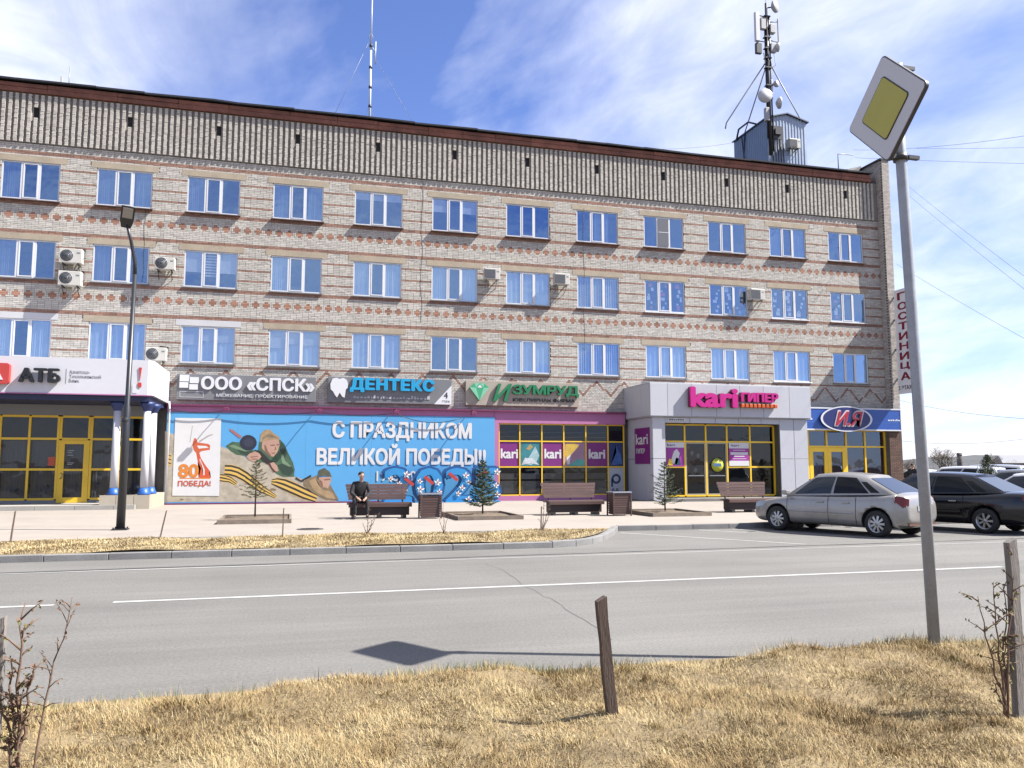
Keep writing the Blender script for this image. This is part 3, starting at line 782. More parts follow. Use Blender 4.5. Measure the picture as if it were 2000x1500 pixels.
# outlines of the printed banner picture, metres on the wall (x, z)
ART = [
('sand', [(-5.16,3.06),(-4.79,2.93),(-2.92,2.43),(-2.44,2.26),(-1.92,1.98),(-1.5,1.79),(-0.86,1.73),(-0.22,1.29),(0.21,1.13),(0.64,1.0),(1.08,0.73),(1.74,0.18),(2.01,0.07),(-5.06,0.13)]),
('gold', [(-2.92,1.29),(-2.73,1.26),(-2.47,1.16),(-2.21,0.93),(-2.31,0.78),(-2.58,0.92),(-2.78,0.94),(-2.96,0.97)]),
('black', [(-2.92,1.28),(-2.73,1.25),(-2.48,1.15),(-2.22,0.93),(-2.23,0.9),(-2.49,1.11),(-2.74,1.2),(-2.93,1.23)]),
('black', [(-2.94,1.16),(-2.75,1.13),(-2.52,1.06),(-2.25,0.87),(-2.27,0.84),(-2.53,1.02),(-2.76,1.07),(-2.94,1.1)]),
('black', [(-2.95,1.03),(-2.77,1.0),(-2.55,0.97),(-2.29,0.81),(-2.3,0.79),(-2.57,0.93),(-2.78,0.95),(-2.96,0.98)]),
('gold', [(-2.75,1.67),(-2.48,1.67),(-2.16,1.58),(-1.81,1.36),(-1.46,1.06),(-1.12,0.76),(-0.86,0.56),(-0.61,0.37),(-0.68,0.23),(-0.96,0.35),(-1.29,0.49),(-1.68,0.74),(-2.04,0.98),(-2.33,1.13),(-2.54,1.19),(-2.76,1.22)]),
('black', [(-2.75,1.66),(-2.48,1.65),(-2.17,1.56),(-1.82,1.35),(-1.47,1.04),(-1.13,0.75),(-0.86,0.55),(-0.61,0.36),(-0.62,0.34),(-0.88,0.52),(-1.16,0.71),(-1.5,0.99),(-1.86,1.28),(-2.2,1.49),(-2.49,1.57),(-2.75,1.58)]),
('black', [(-2.75,1.48),(-2.5,1.47),(-2.23,1.39),(-1.91,1.21),(-1.55,0.93),(-1.2,0.65),(-0.9,0.47),(-0.64,0.31),(-0.65,0.29),(-0.92,0.44),(-1.22,0.6),(-1.59,0.87),(-1.94,1.14),(-2.26,1.32),(-2.51,1.39),(-2.75,1.41)]),
('black', [(-2.76,1.31),(-2.53,1.29),(-2.3,1.22),(-1.99,1.06),(-1.63,0.81),(-1.26,0.54),(-0.94,0.39),(-0.66,0.26),(-0.67,0.24),(-0.96,0.36),(-1.29,0.49),(-1.67,0.75),(-2.03,1.0),(-2.32,1.15),(-2.54,1.21),(-2.76,1.24)]),
('gold', [(-0.83,1.05),(-0.6,1.12),(-0.25,1.07),(0.22,0.87),(0.67,0.64),(1.13,0.39),(0.99,0.07),(0.48,0.18),(0.02,0.39),(-0.41,0.6),(-0.66,0.73),(-0.84,0.83)]),
('black', [(-0.83,1.04),(-0.6,1.1),(-0.26,1.05),(0.21,0.85),(0.66,0.63),(1.12,0.38),(1.1,0.32),(0.63,0.55),(0.18,0.77),(-0.28,0.97),(-0.61,1.04),(-0.83,1.0)]),
('black', [(-0.84,0.96),(-0.62,0.96),(-0.32,0.87),(0.14,0.67),(0.59,0.45),(1.07,0.24),(1.05,0.18),(0.56,0.37),(0.1,0.59),(-0.35,0.79),(-0.64,0.89),(-0.84,0.92)]),
('black', [(-0.84,0.88),(-0.65,0.81),(-0.38,0.69),(0.06,0.49),(0.52,0.28),(1.02,0.1),(0.99,0.07),(0.49,0.2),(0.03,0.41),(-0.41,0.61),(-0.66,0.74),(-0.84,0.84)]),
('gold', [(-5.05,2.17),(-4.87,2.08),(-4.86,1.59),(-5.05,1.7)]),
('black', [(-5.05,2.12),(-4.87,2.04),(-4.87,2.0),(-5.05,2.07)]),
('black', [(-5.04,1.96),(-4.86,1.88),(-4.86,1.84),(-5.04,1.91)]),
('black', [(-5.04,1.81),(-4.86,1.72),(-4.86,1.68),(-5.04,1.75)]),
('green', [(-2.74,2.46),(-2.49,2.64),(-2.2,2.61),(-1.96,2.43),(-1.61,2.28),(-1.43,2.25),(-1.39,2.65),(-1.27,2.74),(-0.53,2.75),(-0.35,2.56),(-0.16,2.13),(0.03,1.76),(0.11,1.46),(0.07,1.15),(-0.34,1.15),(-0.64,1.27),(-0.77,1.61),(-1.01,1.76),(-1.54,1.79),(-1.95,2.04),(-2.3,2.1),(-2.54,2.25)]),
('dgreen', [(-2.31,2.34),(-1.96,2.31),(-1.58,2.22),(-1.83,2.04),(-2.13,2.13)]),
('dgreen', [(-0.5,2.66),(-0.35,2.5),(-0.22,2.13),(-0.36,1.89),(-0.46,2.13),(-0.55,2.32)]),
('dgreen', [(-0.62,1.64),(-0.33,1.76),(-0.09,1.7),(0.07,1.4),(-0.1,1.18),(-0.4,1.27)]),
('lgreen', [(-2.63,2.46),(-2.43,2.52),(-1.96,2.31),(-1.73,2.25),(-1.96,2.23),(-2.34,2.34)]),
('lgreen', [(-0.49,2.07),(-0.4,2.13),(-0.3,1.83),(-0.03,1.61),(-0.12,1.58),(-0.42,1.73)]),
('skin', [(-1.27,2.62),(-1.18,2.73),(-0.59,2.75),(-0.55,2.5),(-0.64,2.19),(-0.78,2.01),(-0.96,2.04),(-1.17,2.25),(-1.28,2.38)]),
('dskin', [(-1.18,2.53),(-1.12,2.5),(-1.02,2.25),(-0.87,2.04),(-0.96,2.04),(-1.16,2.25)]),
('dskin', [(-0.94,2.52),(-0.75,2.54),(-0.74,2.48),(-0.91,2.46)]),
('dskin', [(-0.68,2.55),(-0.57,2.56),(-0.57,2.5),(-0.66,2.49)]),
('dskin', [(-0.72,2.47),(-0.67,2.32),(-0.77,2.28),(-0.74,2.35)]),
('dskin', [(-0.87,2.18),(-0.71,2.19),(-0.72,2.15),(-0.86,2.14)]),
('khaki', [(-1.36,2.62),(-1.34,2.99),(-1.2,3.14),(-0.99,3.19),(-0.81,3.02),(-0.57,2.87),(-0.55,2.72),(-0.89,2.75),(-1.21,2.67)]),
('dkhaki', [(-1.27,2.83),(-1.04,2.99),(-0.81,2.93),(-0.58,2.79),(-0.86,2.82),(-1.1,2.84),(-1.27,2.71)]),
('pinkgun', [(-2.62,3.19),(-2.51,3.16),(-2.09,2.86),(-2.18,2.78),(-2.59,3.1)]),
('navy', [(-1.49,2.6),(-1.5,2.51),(-1.54,2.42),(-1.6,2.35),(-1.69,2.3),(-1.78,2.27),(-1.88,2.27),(-1.97,2.3),(-2.06,2.35),(-2.12,2.42),(-2.16,2.5),(-2.18,2.6),(-2.17,2.69),(-2.13,2.77),(-2.07,2.85),(-1.99,2.9),(-1.9,2.93),(-1.8,2.93),(-1.71,2.9),(-1.62,2.85),(-1.55,2.78),(-1.51,2.69)]),
('navy2', [(-1.62,2.62),(-1.63,2.56),(-1.65,2.51),(-1.69,2.47),(-1.73,2.44),(-1.79,2.43),(-1.85,2.43),(-1.9,2.44),(-1.95,2.47),(-1.99,2.51),(-2.02,2.56),(-2.03,2.61),(-2.02,2.67),(-2.0,2.72),(-1.96,2.76),(-1.91,2.79),(-1.86,2.8),(-1.8,2.8),(-1.75,2.79),(-1.7,2.76),(-1.66,2.72),(-1.63,2.67)]),
('dark', [(-1.58,2.31),(-1.32,2.25),(-0.95,1.89),(-0.71,1.76),(-0.77,1.61),(-1.06,1.7),(-1.43,2.01)]),
('brown', [(-1.01,1.73),(-0.86,1.73),(-0.64,1.4),(-0.75,1.34)]),
('skin', [(-1.89,2.01),(-1.78,2.14),(-1.55,2.24),(-1.37,2.15),(-1.28,2.01),(-1.42,1.85),(-1.59,1.79),(-1.8,1.89)]),
('dskin', [(-1.72,2.01),(-1.43,2.04),(-1.41,2.01),(-1.72,1.96)]),
('dskin', [(-1.69,1.92),(-1.45,1.93),(-1.48,1.89),(-1.66,1.88)]),
('skin', [(-0.92,1.73),(-0.77,1.79),(-0.62,1.61),(-0.56,1.4),(-0.67,1.37),(-0.83,1.55)]),
('dark', [(0.17,1.14),(0.38,1.0),(0.79,1.24),(0.81,1.15),(0.41,0.92),(0.14,1.06)]),
('dkhaki', [(0.5,1.0),(1.03,1.21),(1.16,1.08),(1.23,0.78),(1.44,0.65),(1.62,0.81),(1.78,0.53),(2.0,0.15),(1.48,0.16),(0.87,0.47),(0.5,0.81)]),
('khaki', [(0.71,0.96),(0.98,1.09),(1.1,0.84),(1.29,0.59),(1.72,0.49),(1.85,0.18),(1.48,0.25),(0.93,0.56)]),
('skin', [(1.13,1.12),(1.64,1.15),(1.65,0.96),(1.53,0.65),(1.29,0.71),(1.13,0.93)]),
('dskin', [(1.16,1.05),(1.28,0.93),(1.32,0.73),(1.29,0.71),(1.14,0.93)]),
('dskin', [(1.34,1.04),(1.61,1.07),(1.62,1.01),(1.36,0.99)]),
('helm', [(1.08,1.15),(1.12,1.43),(1.36,1.53),(1.58,1.36),(1.68,1.13),(1.4,1.2)]),
('WHITE', [(-4.78,3.62),(-2.96,3.62),(-2.93,0.36),(-4.77,0.39)]),
('red1', [(-4.07,2.51),(-4.01,2.77),(-3.93,2.78),(-3.86,2.6),(-3.44,2.54),(-3.36,2.48),(-3.37,2.29),(-3.7,2.23),(-3.8,2.15),(-3.9,2.14),(-4.01,2.28)]),
('WHITE', [(-3.88,2.47),(-3.52,2.45),(-3.42,2.38),(-3.81,2.34)]),
('red2', [(-3.9,2.14),(-3.78,2.17),(-3.71,1.94),(-3.5,1.62),(-3.33,1.4),(-3.37,1.32),(-3.28,1.12),(-3.77,1.12),(-3.69,1.52),(-3.83,1.8)]),
('WHITE', [(-3.77,1.9),(-3.73,1.9),(-3.54,1.46),(-3.54,1.23),(-3.59,1.23),(-3.6,1.43)]),
('grey', [(-4.1,3.31),(-4.08,3.31),(-4.15,2.6),(-4.18,2.6)]),
('grey', [(-3.82,2.66),(-3.48,2.89),(-3.29,2.96),(-3.27,2.93),(-3.45,2.84),(-3.79,2.6)]),
('orange', [(-4.52,1.12),(-3.31,1.12),(-3.31,1.07),(-4.52,1.08)]),
]
# ------------------------------------------------------------------ banner with printed picture
PR = {k: M('print_' + k, v, .55, var=.24 if k in ('sand', 'green', 'lgreen', 'khaki', 'dkhaki', 'helm') else .1 if 'skin' in k else .03, scale=4) for k, v in dict(
    sand=(.50, .44, .34), green=(.06, .13, .065), dgreen=(.022, .055, .032), lgreen=(.19, .29, .17), skin=(.55, .33, .24), dskin=(.26, .12, .08),
    khaki=(.42, .29, .15), dkhaki=(.24, .175, .10), pinkgun=(.42, .16, .15), navy=(.012, .016, .04), navy2=(.03, .036, .07), dark=(.02, .017, .015), brown=(.10, .03, .02),
    helm=(.10, .105, .06), WHITE=(.80, .80, .80), red1=(.66, .13, .045), red2=(.70, .10, .03), grey=(.42, .40, .38), orange=(.78, .25, .03), gold=(.78, .50, .11), black=(.03, .022, .018)).items()}
BLUEP = M('print_blue', (.11, .42, .78), .5, var=.03, scale=.8)
ban = thing('holiday_banner', 'wide blue holiday banner with soldiers, striped ribbon and white Cyrillic lettering', 'banner', (0, 0, 0))
YB = D - .30
mb = MB()
for i in range(5):
    mb.box(-5.09 + 2.818 * i, -5.09 + 2.818 * (i + 1) - .004, YB, YB + .05, .075, 3.86)
part('sheet', mb, BLUEP, ban)
for i, (c, poly) in enumerate(ART):
    flat_poly(poly, YB - .0022 - .00025 * i, PR[c], 'printed_shape', ban)
yt = YB - .0022 - .00025 * len(ART) - .001
# mottling of the printed slope
rr = random.Random(4)
for i in range(46):
    x = rr.uniform(-5.0, 1.3); top = np.interp(x, [-5.1, -2.6, -.5, 1.2, 2.2], [3.0, 2.35, 1.7, .95, .3]); z = rr.uniform(.15, max(.2, top - .25))
    if -4.75 < x < -2.7 and z > .25: continue
    a = rr.uniform(.04, .13)
    flat_poly([(x + a * math.cos(t) * rr.uniform(.7, 1.4), z + a * .6 * math.sin(t) * rr.uniform(.6, 1.2)) for t in [k * PI / 4 for k in range(8)]], YB - .0024, PR['dkhaki'] if rr.random() < .25 else M('print_sand2', (.42, .36, .28), .6), 'printed_shape', ban)
text_mesh('80', -4.55, -3.80, 1.15, 1.68, yt, bold=.07, mat=PR['orange'], parent=ban)
text_mesh('ПОБЕДА!', -4.56, -3.29, .74, 1.0, yt, bold=.04, mat=PR['red2'], parent=ban)
text_mesh('С ПРАЗДНИКОМ', 1.69, 7.875, 2.74, 3.56, yt, bold=.06, mat=PR['WHITE'], parent=ban, spacing=1.0)
text_mesh('ВЕЛИКОЙ ПОБЕДЫ!!', 1.04, 8.55, 1.56, 2.56, yt, bold=.06, mat=PR['WHITE'], parent=ban, spacing=1.0)
text_mesh('1945-2025', 3.62, 5.9, .95, 1.39, yt, bold=.03, mat=PR['WHITE'], parent=ban)
# floodlight brackets and sagging cable on the ledge above the banner
for i, x in enumerate((-2.75, 1.05, 4.35, 7.85)):
    t = thing('floodlight', ['dark floodlight arm above the soldier banner, leftmost of four', 'dark floodlight arm above the banner beside the soldier, second of four', 'dark floodlight arm above the banner lettering, third of four', 'dark floodlight arm above the banner lettering, rightmost of four'][i], 'floodlight', (x, D - .4, 4.0), group='floodlights along the ledge')
    q = MB(); q.tube([(0, 0, .14), (.02, -.25, .12), (.03, -.45, 0.02)], .022, 6); part('arm', q, DARK, t)
    q = MB(); q.box(-.1, .13, -.56, -.42, -.10, .06, bev=.015); part('lamp_head', q, MAROON, t)
q = MB(); pts = []
for a, b in ((-5.0, -2.75), (-2.75, 1.05), (1.05, 4.35), (4.35, 7.85)):
    for i in range(8): s_ = i / 8; pts.append((a + (b - a) * s_, D - .43, 3.98 - .30 * 4 * s_ * (1 - s_) * (1.4 if a > 4 else .5)))
q.tube(pts, .016, 5)
tag(part('power_cable', q, DARK), 'dark cable sagging between the floodlights above the banner', 'cable')
# ------------------------------------------------------------------ sign boards over the banner
YS = D - .20
def sign_box(t, x0, x1, z0, z1, mat, y0=YS, y1=D - .02):
    q = MB(); q.box(x0, x1, y0, y1, z0, z1, bev=.012); part('board', q, mat, t)
SGREY = M('sign_grey', (.22, .225, .24), .45, var=.06, scale=1)
SWHITE = M('sign_white', (.82, .83, .86), .4)
t = thing('sign_board', 'dark grey sign board with white letters and window logo, left above the banner', 'sign', group='sign boards above the banner')
sign_box(t, -4.79, .92, 4.40, 5.50, SGREY)
text_mesh('ООО «СПСК»', -3.80, .82, 4.86, 5.40, YS - .06, .05, bold=.06, mat=SWHITE, parent=t)
text_mesh('МЕЖЕВАНИЕ, ПРОЕКТИРОВАНИЕ', -3.2, .56, 4.53, 4.68, YS - .03, .02, bold=.012, mat=SWHITE, parent=t)
for x0, z0, x1, z1 in ((-4.68, 5.17, -4.31, 5.45), (-4.68, 4.90, -4.33, 5.14), (-4.28, 5.10, -3.93, 5.36), (-4.29, 4.83, -3.95, 5.06)):
    q = MB(); q.box(x0, x1, YS - .05, YS, z0, z1); part('logo_tile', q, SWHITE, t)
for x0, x1, z0, z1 in ((-4.66, -3.72, 4.74, 4.755), (-4.66, -3.72, 4.50, 4.515), (-4.66, -4.645, 4.515, 4.74), (-3.735, -3.72, 4.515, 4.74)):
    q = MB(); q.box(x0, x1, YS - .012, YS, z0, z1); part('outline', q, SWHITE, t)
t = thing('sign_board', 'grey sign board with bright blue letters and a white tooth, middle above the banner', 'sign', group='sign boards above the banner')
sign_box(t, 1.43, 6.98, 4.41, 5.56, M('sign_slate', (.205, .21, .225), .45, var=.06))
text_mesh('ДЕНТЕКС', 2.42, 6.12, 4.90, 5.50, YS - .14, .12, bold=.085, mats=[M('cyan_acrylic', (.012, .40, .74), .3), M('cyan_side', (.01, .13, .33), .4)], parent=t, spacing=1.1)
tooth = [(1.62, 5.45), (1.78, 5.50), (1.92, 5.44), (2.08, 5.50), (2.22, 5.42), (2.30, 5.24), (2.28, 5.06), (2.20, 4.98), (2.16, 4.62), (2.06, 4.66), (1.94, 4.84), (1.83, 4.62), (1.73, 4.74), (1.66, 4.88), (1.55, 4.98), (1.53, 5.22)]
q = MB(); q.prism(tooth, YS - .10, YS); part('tooth_emblem', q, SWHITE, t)
q = MB(); q.prism([(6.17, 4.415), (6.975, 4.415), (6.975, 5.30)], YS - .008, YS); part('corner_panel', q, SWHITE, t)
text_mesh('4', 6.62, 6.80, 4.70, 4.97, YS - .012, bold=.02, mat=DARK, parent=t); text_mesh('этаж', 6.52, 6.90, 4.50, 4.60, YS - .012, mat=DARK, parent=t)
rr = random.Random(9); x = 2.55
while x < 5.9:
    w_ = rr.uniform(.05, .13); q = MB(); q.box(x, x + w_, YS - .02, YS, 4.62, 4.62 + rr.uniform(.06, .16)); part('small_stroke', q, M('sign_pale', (.5, .51, .54), .5), t); x += w_ + rr.uniform(.03, .07)
t = thing('sign_board', 'beige sign board with green serif letters and a green gem emblem', 'sign', group='sign boards above the banner')
sign_box(t, 7.64, 13.18, 4.41, 5.55, M('sign_beige', (.44, .385, .32), .6, var=.08))
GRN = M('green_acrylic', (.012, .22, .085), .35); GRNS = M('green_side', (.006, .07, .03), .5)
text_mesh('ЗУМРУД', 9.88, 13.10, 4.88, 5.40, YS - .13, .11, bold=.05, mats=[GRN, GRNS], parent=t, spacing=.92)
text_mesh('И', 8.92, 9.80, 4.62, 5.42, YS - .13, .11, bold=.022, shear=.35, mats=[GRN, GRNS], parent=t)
text_mesh('ЮВЕЛИРНАЯ ФИРМА', 9.90, 12.95, 4.62, 4.79, YS - .03, .02, bold=.02, mat=DARK, parent=t)
for poly, mt in (([(7.80, 5.22), (8.02, 5.42), (8.50, 5.42), (8.72, 5.22), (8.27, 4.62)], M('gem_green', (.06, .42, .20), .3)),):
    q = MB(); q.prism(poly, YS - .12, YS); part('gem_emblem', q, mt, t)
for poly in ([(7.80, 5.22), (8.10, 5.22), (8.27, 4.62)], [(8.10, 5.22), (8.02, 5.42), (8.26, 5.42)], [(8.46, 5.22), (8.72, 5.22), (8.27, 4.62)], [(8.28, 5.40), (8.5, 5.42), (8.44, 5.24)]):
    flat_poly(poly, YS - .123, M('gem_pale', (.25, .62, .42), .3), 'gem_facet', t)
flat_poly([(8.16, 5.22), (8.40, 5.22), (8.28, 5.36)], YS - .125, SWHITE, 'gem_facet', t)
# ------------------------------------------------------------------ shop posters behind the long glazing
PURP = M('poster_purple', (.22, .012, .20), .5, var=.04)
def poster(x0, x1, z0, z1, y, mat, label, group='posters in the shop glazing'):
    o = thing('window_poster', label, 'poster', group=group)
    q = MB(); q.box(x0, x1, y, y + .006, z0, z1); part('sheet', q, mat, o)
    return o
YP = D - .12 - .012
for i, wd in ((0, 'leftmost'), (2, 'middle'), (4, 'rightmost')):
    o = poster(KX[i] + .035, KX[i + 1] - .035, KZ[1] + .04, KZ[2] - .04, YP, PURP, 'purple shop poster with white lettering, %s of three in the yellow glazing' % wd)
    cx = (KX[i] + KX[i + 1]) / 2
    text_mesh('kari', cx - .40, cx + .40, 1.98, 2.40, YP - .003, bold=.09, mat=PAPER, parent=o)
o = poster(KX[1] + .035, KX[2] - .035, KZ[1] + .04, KZ[2] - .04, YP, M('poster_teal', (.03, .22, .26), .5, var=.25, scale=2), 'teal picture poster between two purple posters')
for c, poly in (('a', [(10.5, 1.7), (10.8, 2.2), (11.0, 2.55), (11.2, 2.1), (11.05, 1.8), (10.8, 1.65)]), ('b', [(10.32, 1.66), (10.75, 1.75), (11.2, 1.66), (10.9, 1.95), (10.5, 2.0)]), ('c', [(10.55, 2.4), (10.75, 2.65), (10.9, 2.5), (10.7, 2.35)])):
    flat_poly(poly, YP - .003 - .001 * 'abc'.index(c), {'a': M('poster_p1', (.35, .52, .55), .5, var=.3), 'b': M('poster_p2', (.62, .66, .70), .5, var=.3), 'c': M('poster_p3', (.45, .33, .12), .5)}[c], 'printed_shape', o)
o = poster(KX[3] + .035, KX[4] - .035, KZ[1] + .04, KZ[2] - .04, YP, M('poster_mauve', (.42, .24, .34), .5, var=.1), 'mauve and yellow picture poster in the shop glazing')
flat_poly([(12.46, 2.1), (12.5, 2.65), (12.95, 2.7), (13.2, 2.55), (12.8, 2.2), (12.6, 1.9)], YP - .003, M('poster_y', (.68, .46, .07), .5, var=.2), 'printed_shape', o)
flat_poly([(12.6, 1.62), (13.46, 1.62), (13.46, 1.9), (13.1, 1.95)], YP - .004, M('poster_g', (.10, .42, .38), .5, var=.2), 'printed_shape', o)
flat_poly([(12.55, 2.0), (12.75, 2.15), (12.7, 1.7), (12.58, 1.7)], YP - .005, PAPER, 'printed_shape', o)
o = poster(KX[5] + .035, KX[6] - .03, KZ[1] + .04, KZ[2] - .04, YP, M('poster_night', (.012, .035, .16), .5, var=.2), 'dark blue picture poster beside the portal')
flat_poly([(14.8, 1.66), (15.1, 2.3), (15.05, 2.6), (15.3, 2.2), (15.4, 1.7)], YP - .003, M('poster_n2', (.05, .14, .42), .5, var=.3), 'printed_shape', o)
o = poster(KX[5] + .035, KX[6] - .03, KZ[0] + .04, KZ[1] - .04, YP, M('poster_grey', (.50, .54, .62), .5), 'pale poster with a dark ring beside the portal')
ring = [(15.06 + .24 * math.cos(a), 1.0 + .24 * math.sin(a)) for a in [PI * 2 * k / 28 for k in range(29)]]; ring += [(15.06 + .13 * math.cos(a), 1.0 + .13 * math.sin(a)) for a in [PI * 2 * k / 28 for k in range(28, -1, -1)]]
for k in range(28):
    pass
q = MB()
for k in range(28):
    a, b = PI * 2 * k / 28, PI * 2 * (k + 1) / 28
    q.add([(15.06 + r * math.cos(t), YP - .003, 1.0 + r * math.sin(t)) for r, t in ((.13, a), (.24, a), (.24, b), (.13, b))], [(0, 1, 2, 3)])
q.box(14.80, 14.90, YP - .003, YP - .001, .62, 1.0)
part('printed_shape', q, M('poster_navy', (.02, .05, .13), .5), o)
text_mesh('АА', 14.80, 15.20, .40, .56, YP - .003, bold=.02, mat=M('poster_navy', (.02, .05, .13)), parent=o)
# ------------------------------------------------------------------ grey panelled portal of the corner shop
por = thing('shop_portal', 'light grey panelled shop portal projecting from the facade with yellow glazed doors', 'portal', (0, 0, 0))
PAN = M('composite_panel', (.60, .61, .655), .35, var=.03, scale=.8, island=.03)
PX0, PX1, PY = 15.56, 23.92, 33.6
gz = SLOPE(PY)
def panel(x0, x1, y0, y1, z0, z1): q = MB(); q.box(x0, x1, y0, y1, z0, z1, bev=.008); part('panel', q, PAN, por)
mb = MB(); mb.box(PX0 + .05, PX1 - .05, PY + .05, D - .05, 3.93, 5.32); part('canopy_core', mb, GREYM, por)
xs = [PX0, 16.42, 17.62, 18.90, 20.12, 21.36, 22.75, PX1]
for a, b in zip(xs[:-1], xs[1:]): panel(a + .006, b - .006, PY, PY + .045, 3.88, 5.37)
ys = [PY + .05, 34.6, 35.6, D - .01]
for a, b in zip(ys[:-1], ys[1:]): panel(PX0, PX0 + .045, a + .006, b - .006, 3.88, 5.37); panel(PX1 - .045, PX1, a + .006, b - .006, 3.88, 5.37)
panel(PX0, PX1, PY + .05, D, 5.375, 5.41); panel(PX0 + .05, PX1 - .05, PY + .05, D, 3.84, 3.875)
IN = .18                                      # lower walls stand back a little
LX0, LX1, LY = PX0 + IN, PX1 - .12, PY + IN
for z0, z1 in ((gz, 1.93), (1.95, 3.83)):
    panel(LX0, 16.36, LY, LY + .05, z0, z1)
    panel(22.30, 23.05, LY, LY + .05, z0, z1); panel(23.07, LX1, LY, LY + .05, z0, z1)
    for a, b in ((LY + .06, 34.7), (34.72, 35.6), (35.62, D - .01)): panel(LX0, LX0 + .05, a, b, z0, z1)
    panel(LX1 - .05, LX1, LY + .06, D - .01, z0, z1)
for a, b in ((16.37, 17.6), (17.62, 18.9), (18.92, 20.1), (20.12, 21.3), (21.32, 22.29)): panel(a, b, LY, LY + .05, 3.58, 3.83)
GYP = LY + .42
for a in (22.25, 16.36): part('reveal', MB().box(a, a + .05, LY + .06, GYP + .1, gz, 3.58), M('reveal_dark', (.10, .10, .085), .6), por)
PXX = [16.46, 17.52, 18.60, 19.70, 20.92, 22.2]; PZ = [gz + .22, 1.57, 2.74, 3.52]
dg_ = empty('door_front', por)
glazing(dg_, PXX, PZ, GYP, YEL, PANE_D, w=.075, depth=.10, skip=((1, 0), (1, 1), (2, 0), (2, 1), ('t', 1, 1), ('t', 2, 1)))
for i in (1, 2):
    dr = empty('door', por)
    a, b = PXX[i] + .045, PXX[i + 1] - .045
    q = MB(); z0, z1 = PZ[0] + .04, PZ[2] - .045
    fm = M('door_alu', (.50, .44, .33), .4)
    q.box(a, a + .04, GYP - .04, GYP + .02, z0, z1); q.box(b - .04, b, GYP - .04, GYP + .02, z0, z1); q.box(a + .04, b - .04, GYP - .04, GYP + .02, z0, z0 + .05); q.box(a + .04, b - .04, GYP - .04, GYP + .02, z1 - .05, z1)
    part('frame', q, fm, dr)
    q = MB(); q.add([(a + .04, GYP, z0 + .05), (b - .04, GYP, z0 + .05), (b - .04, GYP, z1 - .05), (a + .04, GYP, z1 - .05)], [(0, 1, 2, 3)]); part('pane', q, PANE_D, dr, fix=False)
    q = MB(); q.box(a + .1, b - .1, GYP - .07, GYP - .045, 1.15, 1.19); part('push_bar', q, GREYM, dr)
mb = MB(); mb.box(16.40, 22.26, GYP + .75, GYP + .8, gz, 3.6); part('lobby_wall', mb, M('shop_dark', (.03, .032, .036), .9), por)
mb = MB(); mb.box(16.2, 22.4, PY - .55, LY + .4, gz - .1, gz + .14, bev=.01); part('door_step', mb, M('step_grey', (.22, .21, .2), .85, var=.1), por)
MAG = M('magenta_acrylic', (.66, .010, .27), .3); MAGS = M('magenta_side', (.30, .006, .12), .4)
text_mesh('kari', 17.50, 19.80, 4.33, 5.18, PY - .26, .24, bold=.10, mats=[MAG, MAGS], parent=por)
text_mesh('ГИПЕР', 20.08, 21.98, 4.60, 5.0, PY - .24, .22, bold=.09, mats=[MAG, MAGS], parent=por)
ORA = M('orange_acrylic', (.72, .13, .02), .35)
for k in range(9):
    q = MB(); q.box(20.06 + k * .217, 20.06 + k * .217 + .165, PY - .22, PY - .02, 4.32, 4.50, bev=.02); part('orange_letter', q, ORA, por)
q = MB(); q.box(16.5, 17.38, LY - .025, LY, 3.66, 3.80); part('address_plate', q, PAPER, por)
rr = random.Random(2)
for k in range(7):
    q = MB(); x = 16.56 + k * .11; q.box(x, x + .07, LY - .03, LY - .024, 3.69, 3.69 + rr.uniform(.05, .08)); part('address_mark', q, DARK, por)
# side wall poster
o = thing('wall_poster', 'tall purple poster on the shaded side wall of the portal', 'poster')
q = MB(); q.box(LX0 - .02, LX0 - .003, 34.08, 35.75, 1.71, 3.38); part('sheet', q, PURP, o)
for s_, a, b, z0, z1 in (('kari', 34.28, 35.6, 2.62, 3.10), ('ГИПЕР', 34.62, 35.58, 2.20, 2.42)):
    tm = text_mesh(s_, 0, b - a, z0, z1, 0, bold=.04, mat=PAPER, parent=o)
    tm.rotation_euler = (0, 0, -PI / 2); tm.location = (LX0 - .024, b, 0)
# posters and stickers on the portal glazing
YQ = GYP - .062
o = poster(16.52, 17.47, 1.60, 2.70, YQ, M('poster_magenta', (.40, .04, .36), .5), 'white and magenta shoe poster left of the portal doors', group='posters on the portal')
q = MB(); q.box(16.52, 17.47, YQ - .004, YQ - .001, 2.46, 2.70); part('header', q, PAPER, o)
text_mesh('kari', 16.62, 17.0, 2.53, 2.63, YQ - .007, bold=.02, mat=PURP, parent=o)
for poly, c in (([(16.75, 1.75), (16.95, 2.3), (17.1, 2.4), (17.25, 2.2), (17.1, 1.7)], PAPER), ([(16.62, 1.64), (16.7, 1.95), (16.85, 1.9), (16.88, 1.64)], YEL), ([(16.95, 1.66), (17.05, 2.0), (17.25, 1.95), (17.3, 1.66)], M('poster_navy', (.02, .05, .13)))):
    flat_poly(poly, YQ - .006 - .001 * (c == YEL), c, 'printed_shape', o)
o = poster(19.78, 20.84, 1.62, 2.70, YQ, M('poster_magenta', (.40, .04, .36), .5), 'white and magenta notice poster right of the portal doors', group='posters on the portal')
q = MB(); q.box(19.78, 20.84, YQ - .004, YQ - .001, 2.44, 2.70); q.box(19.78, 20.84, YQ - .004, YQ - .001, 1.62, 1.86)
for z, a, b, h in ((2.34, 20.0, 20.64, .03), (2.14, 19.86, 20.78, .12), (2.05, 20.05, 20.6, .04), (1.94, 19.98, 20.68, .025)): q.box(a, b, YQ - .004, YQ - .001, z, z + h)
part('white_bands', q, PAPER, o)
text_mesh('kari', 19.92, 20.3, 2.53, 2.63, YQ - .007, bold=.02, mat=PURP, parent=o)
